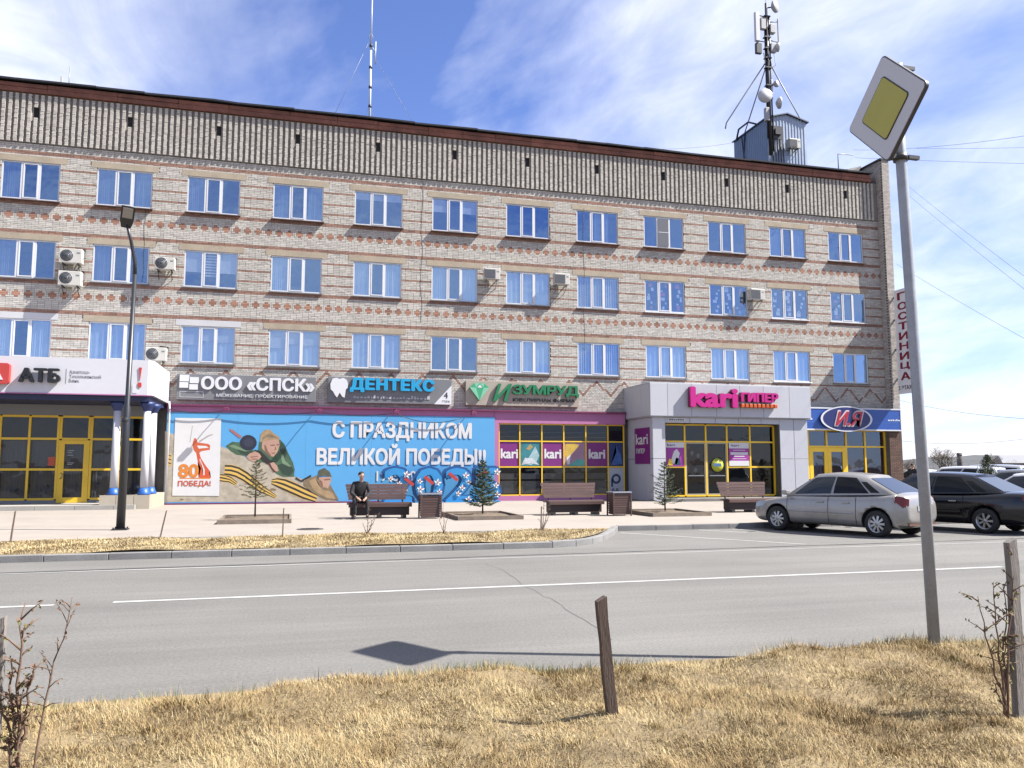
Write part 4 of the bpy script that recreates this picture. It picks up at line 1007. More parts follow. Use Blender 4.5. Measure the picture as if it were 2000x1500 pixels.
o = thing('round_sticker', 'round yellow-green sticker with blue lettering on the right portal door', 'sticker')
q = MB(); q.lathe([(0, 0), (.31, 0), (.31, .004)], 28, axis='y', c=(19.17, GYP - .05, 1.66)); part('disc', q, M('sticker_lime', (.55, .58, .04), .5), o)
q = MB(); q.box(18.97, 19.37, GYP - .056, GYP - .052, 1.60, 1.74); part('printed_band', q, M('sticker_blue', (.08, .2, .4), .5), o)
rr = random.Random(12)
PB = [M('balloon_pink', (.62, .2, .22), .4), M('balloon_white', (.75, .7, .7), .4), M('balloon_red', (.42, .06, .06), .4)]
for k, (x, z, wd) in enumerate(((17.85, 2.5, 'highest pink'), (18.05, 2.22, 'white upper left'), (18.38, 2.1, 'white upper right'), (17.72, 1.95, 'white low left'), (18.1, 1.82, 'red middle'), (17.8, 1.5, 'pink lower left'), (18.22, 1.42, 'white lowest'))):
    q = MB(); q.lathe([(0.0, -.13), (.03, -.12), (.085, -.05), (.10, .02), (.08, .08), (.04, .11), (0, .115)], 12, c=(x, GYP + .32, z)); q.tube([(x, GYP + .32, z - .12), (x + .02, GYP + .33, z - .4)], .004, 4)
    tag(part('balloon', q, PB[0 if 'pink' in wd else 2 if 'red' in wd else 1]), wd + ' balloon behind the left portal door', 'balloon', 'balloons behind the portal door')
# ------------------------------------------------------------------ blue sign and yellow entrance at the corner
t = thing('sign_board', 'blue sign board with a white-ringed oval and red script letters at the corner', 'sign')
SB = M('sign_blue', (.025, .105, .44), .4, var=.03); SB2 = M('sign_navy', (.008, .02, .15), .4)
YI = D - .62
q = MB(); q.box(25.0, 31.12, YI, D - .52 if False else FY - .02, 3.48, 4.60); part('board', q, SB, t)
q = MB(); q.box(25.0, 31.14, YI - .02, YI, 4.56, 4.63); q.box(25.0, 31.14, YI - .02, YI, 3.45, 3.52); q.box(31.08, 31.14, YI - .02, YI, 3.52, 4.56); part('border', q, SWHITE, t)
def oval(r0, r1, y, mat, nm):
    q = MB(); n = 48
    for k in range(n):
        a, b = 2 * PI * k / n, 2 * PI * (k + 1) / n
        if r0 == 0: q.add([(27.66, y, 4.04), (27.66 + 1.56 * r1 * math.cos(a), y, 4.04 + .66 * r1 * math.sin(a)), (27.66 + 1.56 * r1 * math.cos(b), y, 4.04 + .66 * r1 * math.sin(b))], [(0, 1, 2)])
        else: q.add([(27.66 + (1.56 * s_ - (0 if s_ == r1 else .0)) * math.cos(w), y, 4.04 + .66 * s_ * math.sin(w)) for s_, w in ((r0, a), (r1, a), (r1, b), (r0, b))], [(0, 1, 2, 3)])
    q2 = MB(); q2.v = q.v; q2.f = q.f; q2.m = q.m; q2.sm = q.sm
    part(nm, q2, mat, t, fix=False)
q = MB(); q.prism([(27.66 + 1.56 * math.cos(2 * PI * k / 48), 4.04 + .66 * math.sin(2 * PI * k / 48)) for k in range(48)], YI - .14, YI - .021); part('oval_plate', q, SB2, t)
oval(.92, 1.0, YI - .143, SWHITE, 'oval_ring')
text_mesh('И.Я', 26.92, 28.66, 3.66, 4.46, YI - .165, .02, bold=.075, shear=.32, mat=M('script_outline', (.75, .62, .66), .4), parent=t)
text_mesh('И.Я', 26.98, 28.60, 3.71, 4.41, YI - .19, .02, bold=.03, shear=.32, mat=M('script_red', (.48, .02, .045), .35), parent=t)
rr = random.Random(5)
for x0, x1 in ((25.05, 25.7), (30.3, 30.95)):
    x = x0
    while x < x1:
        w_ = rr.uniform(.06, .12); q = MB(); q.box(x, x + w_, YI - .006, YI - .0005, 3.98, 3.98 + rr.uniform(.06, .1)); part('small_stroke', q, SWHITE, t); x += w_ + .04
q = MB(); q.box(25.05, 25.75, YI - .006, YI - .0005, 3.86, 3.88); q.box(29.4, 30.9, YI - .006, YI - .0005, 3.86, 3.875); part('small_stroke', q, M('sign_lightblue', (.12, .25, .6), .5), t)
ent = thing('yellow_entrance', 'yellow framed glazed entrance with double doors under the blue sign', 'entrance', (0, 0, 0))
IX = [25.70, 26.80, 27.98, 29.14, 30.38]; IZ = [.95, 2.62, 3.46]; YG = D - .16
PANE_B = glass_mat('bronze_glass', .06, (.62, .5, .42))
glazing(ent, IX, IZ, YG, YEL, PANE_B, w=.085, depth=.12, skip=((0, 0), (1, 0), ('t', 0, 0), ('t', 1, 0)))
glazing(ent, IX[2:], [.06, .95], YG, YEL, PANE_B, w=.08, depth=.115)
for a, b in ((25.75, 26.82), (26.84, 27.93)):
    dr = empty('door', ent)
    q = MB(); z0, z1 = .06, 2.57; f = .2
    q.box(a, a + f, YG - .07, YG + .02, z0, z1); q.box(b - f, b, YG - .07, YG + .02, z0, z1); q.box(a + f, b - f, YG - .07, YG + .02, z1 - .22, z1); q.box(a + f, b - f, YG - .07, YG + .02, z0, 1.0); part('leaf', q, YEL, dr)
    q = MB(); q.add([(a + f, YG - .02, 1.0), (b - f, YG - .02, 1.0), (b - f, YG - .02, z1 - .22), (a + f, YG - .02, z1 - .22)], [(0, 1, 2, 3)]); part('pane', q, PANE_B, dr, fix=False)
    q = MB(); q.tube([(b - .1 if a < 26 else a + .1, YG - .12, .85), (b - .1 if a < 26 else a + .1, YG - .12, 1.25)], .018, 6); part('handle', q, GREYM, dr)
mb = MB(); mb.box(24.0, 30.42, YG + .07, D + .01, 0, 3.5); part('lobby_wall', mb, M('lobby_brown', (.14, .105, .085), .9, var=.15), ent)
q = MB(); q.box(24.0, 25.655, D - .14, D - .1, 0, 4.2); part('side_panel', q, M('render_beige', (.45, .40, .34)), ent)
# ------------------------------------------------------------------ vertical hotel sign, set at right angles on the fin
t = thing('projecting_sign', 'tall white projecting sign with stacked red letters on the brick fin', 'sign')
q = MB(); q.box(31.02, 31.20, 34.78, FY - .14, 5.42, 11.0, bev=.012); part('box', q, M('sign_grey_white', (1.0, 1.0, 1.03), .5, var=.05), t)
for z in (6.2, 7.8, 9.4, 10.6):
    q = MB(); q.box(31.06, 31.14, FY - .145, FY + .02, z, z + .06); part('bracket', q, DARK, t)
RL = M('sign_letter_red', (.30, .012, .035), .4)
for k, ch in enumerate('ГОСТИНИЦА'):
    zt = 10.80 - k * .535
    tm = text_mesh(ch, .0, .62, zt - .38, zt, 0, bold=.05, depth=.02, mat=RL, parent=t); tm.rotation_euler = (0, 0, -PI / 2); tm.location = (31.0, 35.72, 0)
tm = text_mesh('2 ЭТАЖ', 0, 1.0, 5.62, 5.84, 0, bold=.02, mat=DARK, parent=t); tm.rotation_euler = (0, 0, -PI / 2); tm.location = (31.015, 35.95, 0)
# ------------------------------------------------------------------ bank portico on the left
pt = thing('bank_portico', 'white bank portico with blue-banded round columns and yellow glazing at the left', 'portico', (0, 0, 0))
AX0, AX1, AY = -19.0, -5.10, 32.5
mb = MB(); mb.prism([(0, 0)], 0, 0) if False else None
mb = MB()
n = 4
plan = [(AX0, AY), (AX1 - .18, AY), (AX1, AY + .18), (AX1, D - .03), (AX0, D - .03)]
mb.add([(x, y, 4.24) for x, y in plan] + [(x, y, 5.54) for x, y in plan], [(4, 3, 2, 1, 0), (5, 6, 7, 8, 9)] + [(i, (i + 1) % 5, 5 + (i + 1) % 5, 5 + i) for i in range(5)])
part('fascia_box', mb, M('bank_white', (.78, .78, .82), .4, var=.03, scale=.6), pt)
mb = MB(); mb.box(AX0, AX1 - .12, AY + .12, D - .03, 4.0, 4.235); part('soffit', mb, M('soffit_navy', (.014, .022, .08), .5, var=.1), pt)
mb = MB(); mb.box(AX0, AX1 - .02, AY - .03, AY + .02, 4.20, 4.235); part('trim', mb, PINK, pt)
NAVY = M('column_blue', (.02, .12, .45), .45, var=.06)
CWH = M('column_white', (.76, .76, .79), .5, var=.05)
g0 = SLOPE(33)
for x, y in ((-6.35, 32.95), (-5.32, 32.95), (-5.28, 34.1), (-12.6, 32.95), (-13.6, 32.95)):
    cl = empty('column', pt, (x, y, 0))
    q = MB(); q.lathe([(.0, .78), (.142, .78), (.136, 2.0), (.128, 3.68), (0, 3.68)], 20); part('shaft', q, CWH, cl)
    q = MB(); q.lathe([(0, .54), (.23, .54), (.24, .60), (.19, .68), (.155, .80), (.142, .80)], 20); part('base', q, NAVY, cl)
    q = MB(); q.lathe([(.128, 3.66), (.15, 3.70), (.20, 3.82), (.26, 3.90), (.26, 4.0), (0, 4.0)], 20); part('capital', q, M('capital_navy', (.016, .04, .17), .5), cl)
BEI = M('beige_tile', (.52, .46, .36), .6, var=.06, island=.06)
for a, b in ((-6.75, -6.2), (-6.19, -5.6), (-5.59, -5.06)):
    q = MB(); q.box(a, b - .006, AY + .12, AY + .16, g0 - .1, .545); part('plinth_tile', q, BEI, pt)
for a, b in ((AY + .165, 33.2), (33.21, 33.9), (33.91, 34.6), (34.61, D - .3)):
    q = MB(); q.box(-5.10, -5.06, a, b, g0 - .1, .545); part('plinth_tile', q, BEI, pt)
mb = MB(); mb.box(-6.75, -5.10, AY + .165, 33.4, g0 - .1, .535); mb.box(-5.7, -5.10, 33.4, D - .3, g0 - .1, .535); part('plinth', mb, BEI, pt)
x = AX0
while x < -5.6:
    L = min(1.28, -5.5 - x); q = MB(); q.box(x, x + L - .012, AY - .15, AY + .1, g0 - .1, .20); part('step_slab', q, M('step_stone', (.44, .42, .38), .8, var=.08, island=.08), pt); x += L
mb = MB(); mb.box(AX0, -6.755, AY + .1, 35.3, g0 - .1, .19); part('stylobate', mb, M('step_stone', (.44, .42, .38)), pt)
YA = 35.0
gl = empty('bank_glazing', pt)
AGX = [-13.8, -12.8, -11.8, -10.80, -9.80, -8.80, -7.62, -6.62, -5.66]; AGZ = [.34, 1.48, 2.66, 3.53]
glazing(gl, AGX[:6], AGZ, YA, YEL, PANE_D, w=.085, depth=.1)
glazing(gl, AGX[6:], AGZ, YA, YEL, PANE_D, w=.085, depth=.1)
glazing(gl, [AGX[5] + .09, AGX[6] - .09], [2.66, 3.53], YA, YEL, PANE_D, w=.085, depth=.098)
dr = empty('door', pt); a, b = AGX[5] + .05, AGX[6] - .05
q = MB(); q.box(a, a + .2, YA - .06, YA + .04, .2, 2.61); q.box(b - .2, b, YA - .06, YA + .04, .2, 2.61); q.box(a + .2, b - .2, YA - .06, YA + .04, .2, .40); q.box(a + .2, b - .2, YA - .06, YA + .04, 2.46, 2.61); q.box(a + .2, b - .2, YA - .06, YA + .04, 1.42, 1.50); part('leaf', q, YEL, dr)
q = MB(); q.add([(a + .2, YA, .4), (b - .2, YA, .4), (b - .2, YA, 1.42), (a + .2, YA, 1.42)], [(0, 1, 2, 3)]); q.add([(a + .2, YA, 1.5), (b - .2, YA, 1.5), (b - .2, YA, 2.46), (a + .2, YA, 2.46)], [(0, 1, 2, 3)]); part('pane', q, PANE_D, dr, fix=False)
q = MB(); q.tube([(a + .1, YA - .07, 1.12), (a + .16, YA - .14, 1.16), (a + .2, YA - .14, 1.28), (a + .12, YA - .07, 1.34)], .016, 6); part('handle', q, GREYM, dr)
for k, (z, w_) in enumerate(((2.2, .22), (2.12, .16), (2.02, .2), (1.72, .24), (1.66, .18))):
    q = MB(); q.box(a + .3, a + .3 + w_, YA - .012, YA - .008, z, z + .022); part('door_print', q, M('sign_pale', (.5, .51, .54)), dr)
q = MB(); q.box(-9.1, -8.86, YA - .07, YA - .052, 1.62, 1.96); tag(part('red_notice', q, M('notice_red', (.62, .09, .04), .5)), 'small red notice on the glass left of the bank door', 'notice')
for x0 in AGX[:-1]:
    q = MB(); curtain(q, x0 + .06, x0 + .95, .40, 2.6, YA + .2, .03, 20); part('vertical_blind', q, M('blind_cloth', (.30, .31, .33), .9, var=.25, scale=3, stretch=(14, 1, .2)), pt, fix=False)
mb = MB(); mb.box(AX0, -5.5, YA + .45, YA + .5, .1, 4.0); part('lobby_wall', mb, M('shop_dark', (.03, .032, .036)), pt)
mb = MB(); mb.box(-5.60, -5.50, YA - .05, D - .02, .1, 4.0); part('return_wall', mb, CWH, pt)
mb = MB(); mb.box(AX0, -5.62, YA - .04, YA + .06, 3.58, 3.99); part('bulkhead', mb, M('bulkhead_grey', (.30, .31, .33), .7), pt)
mb = MB(); mb.box(AX0, AGX[5] + .05, YA - .03, YA + .04, .18, .295); mb.box(AGX[6] - .05, -5.62, YA - .03, YA + .04, .18, .295); part('sill_strip', mb, M('bulkhead_grey', (.30, .31, .33), .7), pt)
q = MB(); q.tube([(-5.03, D - .42, 4.3), (-5.0, D - .38, 3.9), (-5.02, D - .34, .1)], .04, 8); part('drain_pipe', q, CWH, pt)
# fascia lettering
LB = M('letter_black', (.012, .013, .018), .4); LR = M('letter_red', (.62, .06, .05), .4)
text_mesh('АТБ', -9.50, -8.22, 4.62, 5.10, AY - .20, .16, bold=.06, mat=LB, parent=pt)
for s_, z in (('Азиатско-', 4.98), ('Тихоокеанский', 4.82), ('Банк', 4.66)):
    w_ = {'Азиатско-': .68, 'Тихоокеанский': 1.06, 'Банк': .34}[s_]
    text_mesh(s_, -7.93, -7.93 + w_, z - .01, z + .115, AY - .008, .004, mat=M('letter_grey', (.30, .30, .32), .5), parent=pt)
q = MB(); q.box(-8.04, -8.025, AY - .008, AY - .001, 4.60, 5.14); part('divider', q, M('letter_grey', (.30, .30, .32)), pt)
def rrect(x0, x1, z0, z1, r, n=5):
    p = []
    for cx, cz, a0 in ((x1 - r, z1 - r, 0), (x0 + r, z1 - r, 90), (x0 + r, z0 + r, 180), (x1 - r, z0 + r, 270)):
        for k in range(n + 1): a = math.radians(a0 + 90 * k / n); p.append((cx + r * math.cos(a), cz + r * math.sin(a)))
    return p
q = MB(); q.prism(rrect(-10.60, -9.82, 4.52, 5.26, .1), AY - .2, AY - .002); part('emblem_plate', q, LR, pt)
q = MB(); q.prism([(-10.42, 4.66), (-10.0, 4.66), (-10.24, 5.12)], AY - .215, AY - .201); part('emblem_triangle', q, SWHITE, pt)
q = MB(); q.prism([(-5.60, 5.26), (-5.50, 5.26), (-5.55, 4.78)], AY - .03, AY - .002); q.prism(rrect(-5.62, -5.49, 4.52, 4.70, .04), AY - .03, AY - .002); part('red_mark', q, LR, pt)
q = MB(); q.prism(rrect(-5.80, -5.62, 4.30, 4.62, .03) , AY - .012, AY - .002); part('white_plate', q, SWHITE, pt)  # small white plate below left of the red mark
# ------------------------------------------------------------------ air conditioner boxes
ACW = M('ac_cream', (.68, .66, .60), .5, var=.06, scale=4); ACD = M('ac_grille', (.06, .065, .07), .6)
def make_ac(label, x, z, rnd=True, dark=True, w=.86, h=.60, group='air conditioner boxes on the facade', y=D - .05, pipe=True):
    a = thing('air_conditioner', label, 'air conditioner', (x, y, z), group=group)
    q = MB(); q.box(-w / 2, w / 2, -.44, -.10, 0, h, bev=.02); part('casing', q, ACW, a)
    cx = -w * .16
    q = MB()
    if rnd:
        q.lathe([(0, -.452), (.07, -.452), (.075, -.447), (.235, -.447), (.24, -.441)], 24, axis='y', c=(cx, 0, h * .5))
        part('fan', q, ACD if dark else M('fan_grey', (.30, .30, .30), .6), a)
        q = MB()
        for r in (.08, .135, .19, .24): q.lathe([(r - .006, -.456), (r + .006, -.456), (r + .006, -.450)], 24, axis='y', c=(cx, 0, h * .5))
        part('grille', q, GREYM, a)
    else:
        q.box(cx - .26, cx + .26, -.452, -.441, h * .1, h * .88); part('fan', q, ACD, a)
        q = MB()
        for k in range(9): zz = h * .14 + k * h * .085; q.box(cx - .25, cx + .25, -.458, -.451, zz, zz + .012)
        part('grille', q, GREYM, a)
    q = MB(); q.box(w * .27, w * .42, -.444, -.438, h * .66, h * .76); part('badge', q, M('badge_grey', (.22, .26, .26), .5), a)
    for s_ in (-1, 1):
        q = MB(); q.box(s_ * w * .33 - .02, s_ * w * .33 + .02, -.44, .05, -.05, -.005); q.tube([(s_ * w * .33, -.38, -.05), (s_ * w * .33, .03, -.34)], .016, 6); part('bracket', q, DARK if rnd else GREYM, a)
    if pipe:
        q = MB(); q.tube([(w * .45, -.2, h * .35), (w * .56, -.12, h * .5), (w * .5, .02, h * 1.15), (w * .1, .03, h * 1.2)], .022, 6); part('pipe', q, DARK, a)
    return a
make_ac('upper cream air conditioner between the two leftmost second-row windows', -9.03, 9.92)
make_ac('lower cream air conditioner of the stacked pair at the far left', -9.02, 8.98)
make_ac('single cream air conditioner right of the lamp head on the brick', -5.43, 9.88, w=.80, h=.52)
make_ac('air conditioner just above the right end of the bank fascia', -5.62, 5.98, w=.82, h=.56)
make_ac('boxy air conditioner in the middle of the facade, left of the pale curtained window', 8.83, 10.33, False, w=.74, h=.52, pipe=False)
make_ac('boxy air conditioner in the middle of the facade, right of the pale curtained window', 12.28, 10.28, False, w=.74, h=.54, pipe=False)
make_ac('boxy air conditioner among the windows with paper cut-outs', 22.87, 10.12, False, w=.78, h=.56, pipe=False)
# ------------------------------------------------------------------ roof: blue shed, telecom mast, antennas
sh = thing('roof_shed', 'blue corrugated metal shed on the roof below the telecom mast', 'shed', (0, 0, 0))
SH_SHADE = M('corrugated_shaded', (.16, .235, .37), .4, var=.1, metal=.25); SH_LIT = M('corrugated_lit', (.44, .52, .64), .4, var=.12, metal=.25)  # one blue sheet: shaded sides and sunlit front put into two colours
SX0, SX1, SY0, SY1 = 26.62, 29.28, 40.6, 44.3
def corr(x0, y0, x1, y1, z0, zf, mat, name, per=.2, amp=.03):
    d = Vector((x1 - x0, y1 - y0, 0)); L = d.length; d.normalize(); nn = Vector((d.y, -d.x, 0)); n = int(L / per) * 4
    vs = []
    for i in range(n + 1):
        s_ = L * i / n; off = amp if (i % 4) in (1, 2) else 0
        p = Vector((x0, y0, 0)) + d * s_ + nn * off
        vs += [(p.x, p.y, z0), (p.x, p.y, zf(s_ / L))]
    q = MB(); q.add(vs, [(2 * i, 2 * i + 2, 2 * i + 3, 2 * i + 1) for i in range(n)]); part(name, q, mat, sh, fix=False)
corr(SX0, SY0, SX1, SY0, 17.6, lambda t: 22.15 + .35 * (1 - abs(2 * t - 1)), SH_LIT, 'front_wall')
corr(SX0, SY1, SX0, SY0, 17.6, lambda t: 22.15, SH_SHADE, 'side_wall')
corr(SX1, SY0, SX1, SY1, 17.6, lambda t: 22.15, SH_SHADE, 'side_wall'); corr(SX1, SY1, SX0, SY1, 17.6, lambda t: 22.15, SH_SHADE, 'back_wall')
q = MB(); xm = (SX0 + SX1) / 2
for a, za, b, zb in ((SX0 - .1, 22.12, xm, 22.52), (xm, 22.52, SX1 + .12, 22.12)):
    q.add([(a, SY0 - .15, za), (b, SY0 - .15, zb), (b, SY1 + .1, zb), (a, SY1 + .1, za), (a, SY0 - .15, za + .07), (b, SY0 - .15, zb + .07), (b, SY1 + .1, zb + .07), (a, SY1 + .1, za + .07)], [(0, 3, 2, 1), (4, 5, 6, 7), (0, 1, 5, 4), (2, 3, 7, 6), (1, 2, 6, 5), (3, 0, 4, 7)])
part('roof', q, M('shed_roof', (.06, .09, .15), .5), sh)
q = MB(); q.box(SX0 + .3, SX0 + 1.0, SY0 - .09, SY0 - .04, 20.9, 21.7); q.box(SX0 + .45, SX0 + .85, SY0 - .2, SY0 - .05, 21.15, 21.5); part('cable_box', q, DARK, sh)
q = MB()
for k in range(5): q.tube([(SX0 + .35 + .16 * k, SY0 - .06, 21.0), (SX0 + .3 + .18 * k, SY0 - .10, 19.6), (SX0 + .5 + .14 * k, SY0 - .06, 17.8)], .03, 5)
part('cable_bundle', q, DARK, sh)
q = MB(); q.tube([(SX0 - .06, 43.9, 22.1), (SX0 - .3, 43.2, 22.5), (SX0 - .25, 42.2, 22.55), (SX0 - .1, 41.6, 22.2)], .06, 6); q.tube([(SX0 - .07, 43.3, 22.2), (SX0 - .09, 42.6, 17.8)], .035, 5); q.tube([(SX0 - .07, 42.9, 22.2), (SX0 - .09, 43.5, 17.8)], .035, 5); part('side_pipework', q, M('pipe_navy', (.02, .03, .06), .5), sh)
make_ac('small air conditioner on the front of the blue roof shed', 28.15, 20.3, False, w=.74, h=.56, group=None, y=SY0 - .06, pipe=False)
mast = thing('telecom_mast', 'dark guyed telecom mast with dishes and panel antennas above the blue shed', 'mast', (26.66, 40.35, 22.0))
ANT = M('antenna_grey', (.42, .43, .45), .5, var=.06); ANTL = M('antenna_light', (.66, .67, .70), .45)
q = MB(); q.tube([(0, 0, -2.2), (0, 0, 7.2)], [.11, .075], 8); q.tube([(.16, -.06, -2.0), (.13, -.05, 6.4)], .045, 5); q.tube([(-.12, .05, -1.2), (-.1, .05, 6.2)], .045, 5); q.tube([(0, 0, 7.1), (0, 0, 8.6)], .012, 4)
for z in (1.2, 2.0, 3.1, 3.7, 4.3, 5.0, 5.6, 6.3): q.box(-.2, .2, -.14, .14, z, z + .07)
part('pole', q, DARK, mast)
q = MB(); q.tube([(-.05, 0, 3.6), (-1.75, 1.9, .35), (-1.8, 1.95, .0)], .04, 6); q.tube([(.05, 0, 3.6), (2.5, .6, .55), (2.52, .62, .05)], .04, 6); q.tube([(0, .05, 3.5), (.4, 3.6, .3)], .04, 6); part('guy_strut', q, GREYM, mast)
def dish(x, y, z, r, az, name='dish', mat=ANT):
    o = part(name, MB().lathe([(0, -.12), (r, -.12), (r * 1.02, -.05), (r * .95, .02), (r * .6, .10), (r * .25, .16), (0, .17)], 22, axis='y'), mat, mast, (x, y, z), (0, 0, az)); return o
dish(.46, -.15, 6.95, .36, .55); dish(-.42, -.2, 1.25, .42, -.25, mat=ANTL); dish(.42, -.1, 2.15, .2, .5); dish(.5, -.2, .95, .34, 1.25, mat=ANTL); dish(.58, -.1, 4.45, .26, 1.2, mat=ANTL)
def pbox(x0, x1, y0, y1, z0, z1, mat, nm): part(nm, MB().box(x0, x1, y0, y1, z0, z1, bev=.02), mat, mast)
pbox(-.86, -.58, -.2, 0, 4.65, 6.45, ANTL, 'panel_antenna'); pbox(-.78, -.42, -.1, .12, 3.95, 4.6, DARK, 'radio_unit'); pbox(-.48, -.16, -.2, .05, 5.45, 6.15, ANT, 'radio_unit'); pbox(.14, .48, -.2, .1, 5.3, 5.85, ANT, 'radio_unit'); pbox(.14, .5, -.2, .05, 4.1, 4.65, ANT, 'radio_unit'); pbox(-.36, -.12, -.2, .05, -.2, .6, ANT, 'radio_unit'); pbox(.7, .78, -.1, -.02, 4.6, 6.3, ANT, 'panel_antenna'); pbox(.12, .24, -.1, .02, 1.5, 2.4, ANTL, 'radio_unit')
q = MB(); q.tube([(-.5, -.06, 6.3), (0, 0, 6.35)], .03, 5); q.tube([(-.6, -.05, 4.7), (0, 0, 4.75)], .03, 5); q.tube([(0, 0, 6.0), (.74, -.06, 6.1)], .03, 5); q.tube([(0, 0, 4.9), (.74, -.06, 4.8)], .03, 5); q.tube([(0, 0, 6.9), (.36, -.1, 6.95)], .04, 5); part('arm', q, DARK, mast)
q = MB()
for k in range(6): a = random.uniform(-.6, .5); q.tube([(a, -.08, 4.0), (a + .08, -.1, 3.3), (0.0, -.1, 3.0)], .014, 4)
part('hanging_cable', q, DARK, mast)
rm = thing('radio_mast', 'tall slim white antenna mast rising behind the middle of the roof', 'mast', (3.30, 39.65, 17.6))
q = MB(); q.tube([(0, 0, 0), (0, 0, 5.0)], .055, 8); q.tube([(0, 0, 5.0), (.02, 0, 8.6)], .035, 8); part('pole', q, M('mast_white', (.62, .68, .72), .4), rm)
q = MB()
for z in (.95, 2.05, 3.05, 4.1, 5.25): q.lathe([(0, z - .06), (.085, z - .06), (.085, z + .06), (0, z + .06)], 10)
part('clamp', q, DARK, rm)
q = MB(); q.tube([(0, 0, 5.3), (.22, 0, 4.95)], .02, 5); q.tube([(.22, 0, 4.3), (.24, 0, 5.5)], .03, 6); q.tube([(0, 0, 5.95), (-.16, 0, 5.6)], .012, 5); q.tube([(0, 0, 5.95), (.12, 0, 5.65)], .012, 5); part('dipole', q, M('mast_white', (.62, .68, .72)), rm)
q = MB(); q.tube([(0, 0, 5.7), (-2.3, .3, .1)], .008, 4); q.tube([(0, 0, 5.0), (3.2, .4, .1)], .008, 4); q.tube([(0, 0, 2.05), (-.9, .3, .1)], .007, 4); q.tube([(0, 0, 2.05), (.9, .3, .1)], .007, 4); part('guy_wire', q, GREYM, rm)
ra = thing('roof_antenna', 'small white antenna and box on the roof edge at the far left', 'antenna', (-9.75, 37.3, 17.6))
q = MB(); q.tube([(0, 0, 0), (0, 0, 1.25)], .018, 6); part('whip', q, GREYM, ra); q = MB(); q.box(.02, .34, -.1, .2, .1, .48, bev=.02); part('box', q, ANTL, ra)
q = MB(); q.box(-.34, -.26, -.04, .04, .15, .72); q.tube([(-.3, 0, .3), (0, 0, .3)], .015, 5); part('panel', q, ANTL, ra)
tk = thing('roof_tank', 'dark tarred hatch beside the brick fin at the right end of the roof', 'hatch', (29.9, 37.6, 17.6))
q = MB(); q.add([(-.9, 0, 0), (.8, 0, 0), (.8, 2, 0), (-.9, 2, 0), (-.35, .1, .62), (.8, .1, .95), (.8, 2, .95), (-.35, 2, .62)], [(0, 3, 2, 1), (4, 5, 6, 7), (0, 1, 5, 4), (1, 2, 6, 5), (2, 3, 7, 6), (3, 0, 4, 7)]); part('cover', q, M('tar_black', (.012, .014, .02), .6, var=.2), tk)
q = MB(); q.box(.2, .5, -.012, .0, .35, .5); part('plate', q, PAPER, tk)
q = MB(); q.tube([(-.7, .1, .3), (-.7, .1, 1.5), (.3, .1, 1.55)], .03, 6); part('rail', q, GREYM, tk)
# ------------------------------------------------------------------ street furniture
YZ = SLOPE
def make_bench(label, x, y, rz=0.0):
    b = thing('park_bench', label, 'bench', (x, y, YZ(y)), rz, 'slatted benches on the pavement')
    W = 1.86
    # back profile, then the seat: (y, z, angle) for every slat; the sitter faces -Y
    prof = [(.46, .94), (.44, .845), (.415, .75), (.385, .655), (.345, .565)]
    for k, (yy, zz) in enumerate(prof):
        q = MB(); dz = .042
        q.add([(-W / 2 + .02 * k, yy - .02, zz - dz), (W / 2 - .02 * k, yy - .02, zz - dz), (W / 2 - .02 * k, yy + .018, zz - dz + .004), (-W / 2 + .02 * k, yy + .018, zz - dz + .004), (-W / 2 + .02 * k, yy - .008, zz + dz), (W / 2 - .02 * k, yy - .008, zz + dz), (W / 2 - .02 * k, yy + .03, zz + dz + .004), (-W / 2 + .02 * k, yy + .03, zz + dz + .004)],
              [(0, 3, 2, 1), (4, 5, 6, 7), (0, 1, 5, 4), (1, 2, 6, 5), (2, 3, 7, 6), (3, 0, 4, 7)])
        part('back_slat', q, WOODB, b)
    for k in range(5):
        y0 = .26 - k * .105; q = MB(); q.box(-W / 2 + .03, W / 2 + .03, y0 - .046, y0 + .046, .425 - .012 * abs(k - 3) + .0, .465 - .012 * abs(k - 3), bev=.006); part('seat_slat', q, WOODB, b)
    q = MB(); q.box(-W / 2 + .05, W / 2 + .03, -.235, -.205, .33, .43, bev=.006); part('front_slat', q, WOODB, b)
    q = MB(); q.box(-W / 2 + .12, W / 2 - .04, -.16, .26, .09, .40); part('base_box', q, M('bench_base', (.022, .008, .007), .6, var=.2), b)
    for xx in (-W / 2 + .22, 0.03, W / 2 - .18):
        q = MB(); q.box(xx - .05, xx + .05, -.2, .3, 0, .09); q.tube([(xx, .27, .38), (xx, .40, .62), (xx, .49, .95)], .025, 6); part('support', q, DARK, b)
    return b
make_bench('brown slatted bench with a seated man, in front of the blue banner', 2.48, 24.25)
make_bench('brown slatted bench in front of the purple shop posters', 8.55, 24.25, .03)
make_bench('brown slatted bench in front of the grey portal', 14.72, 24.2, .03)
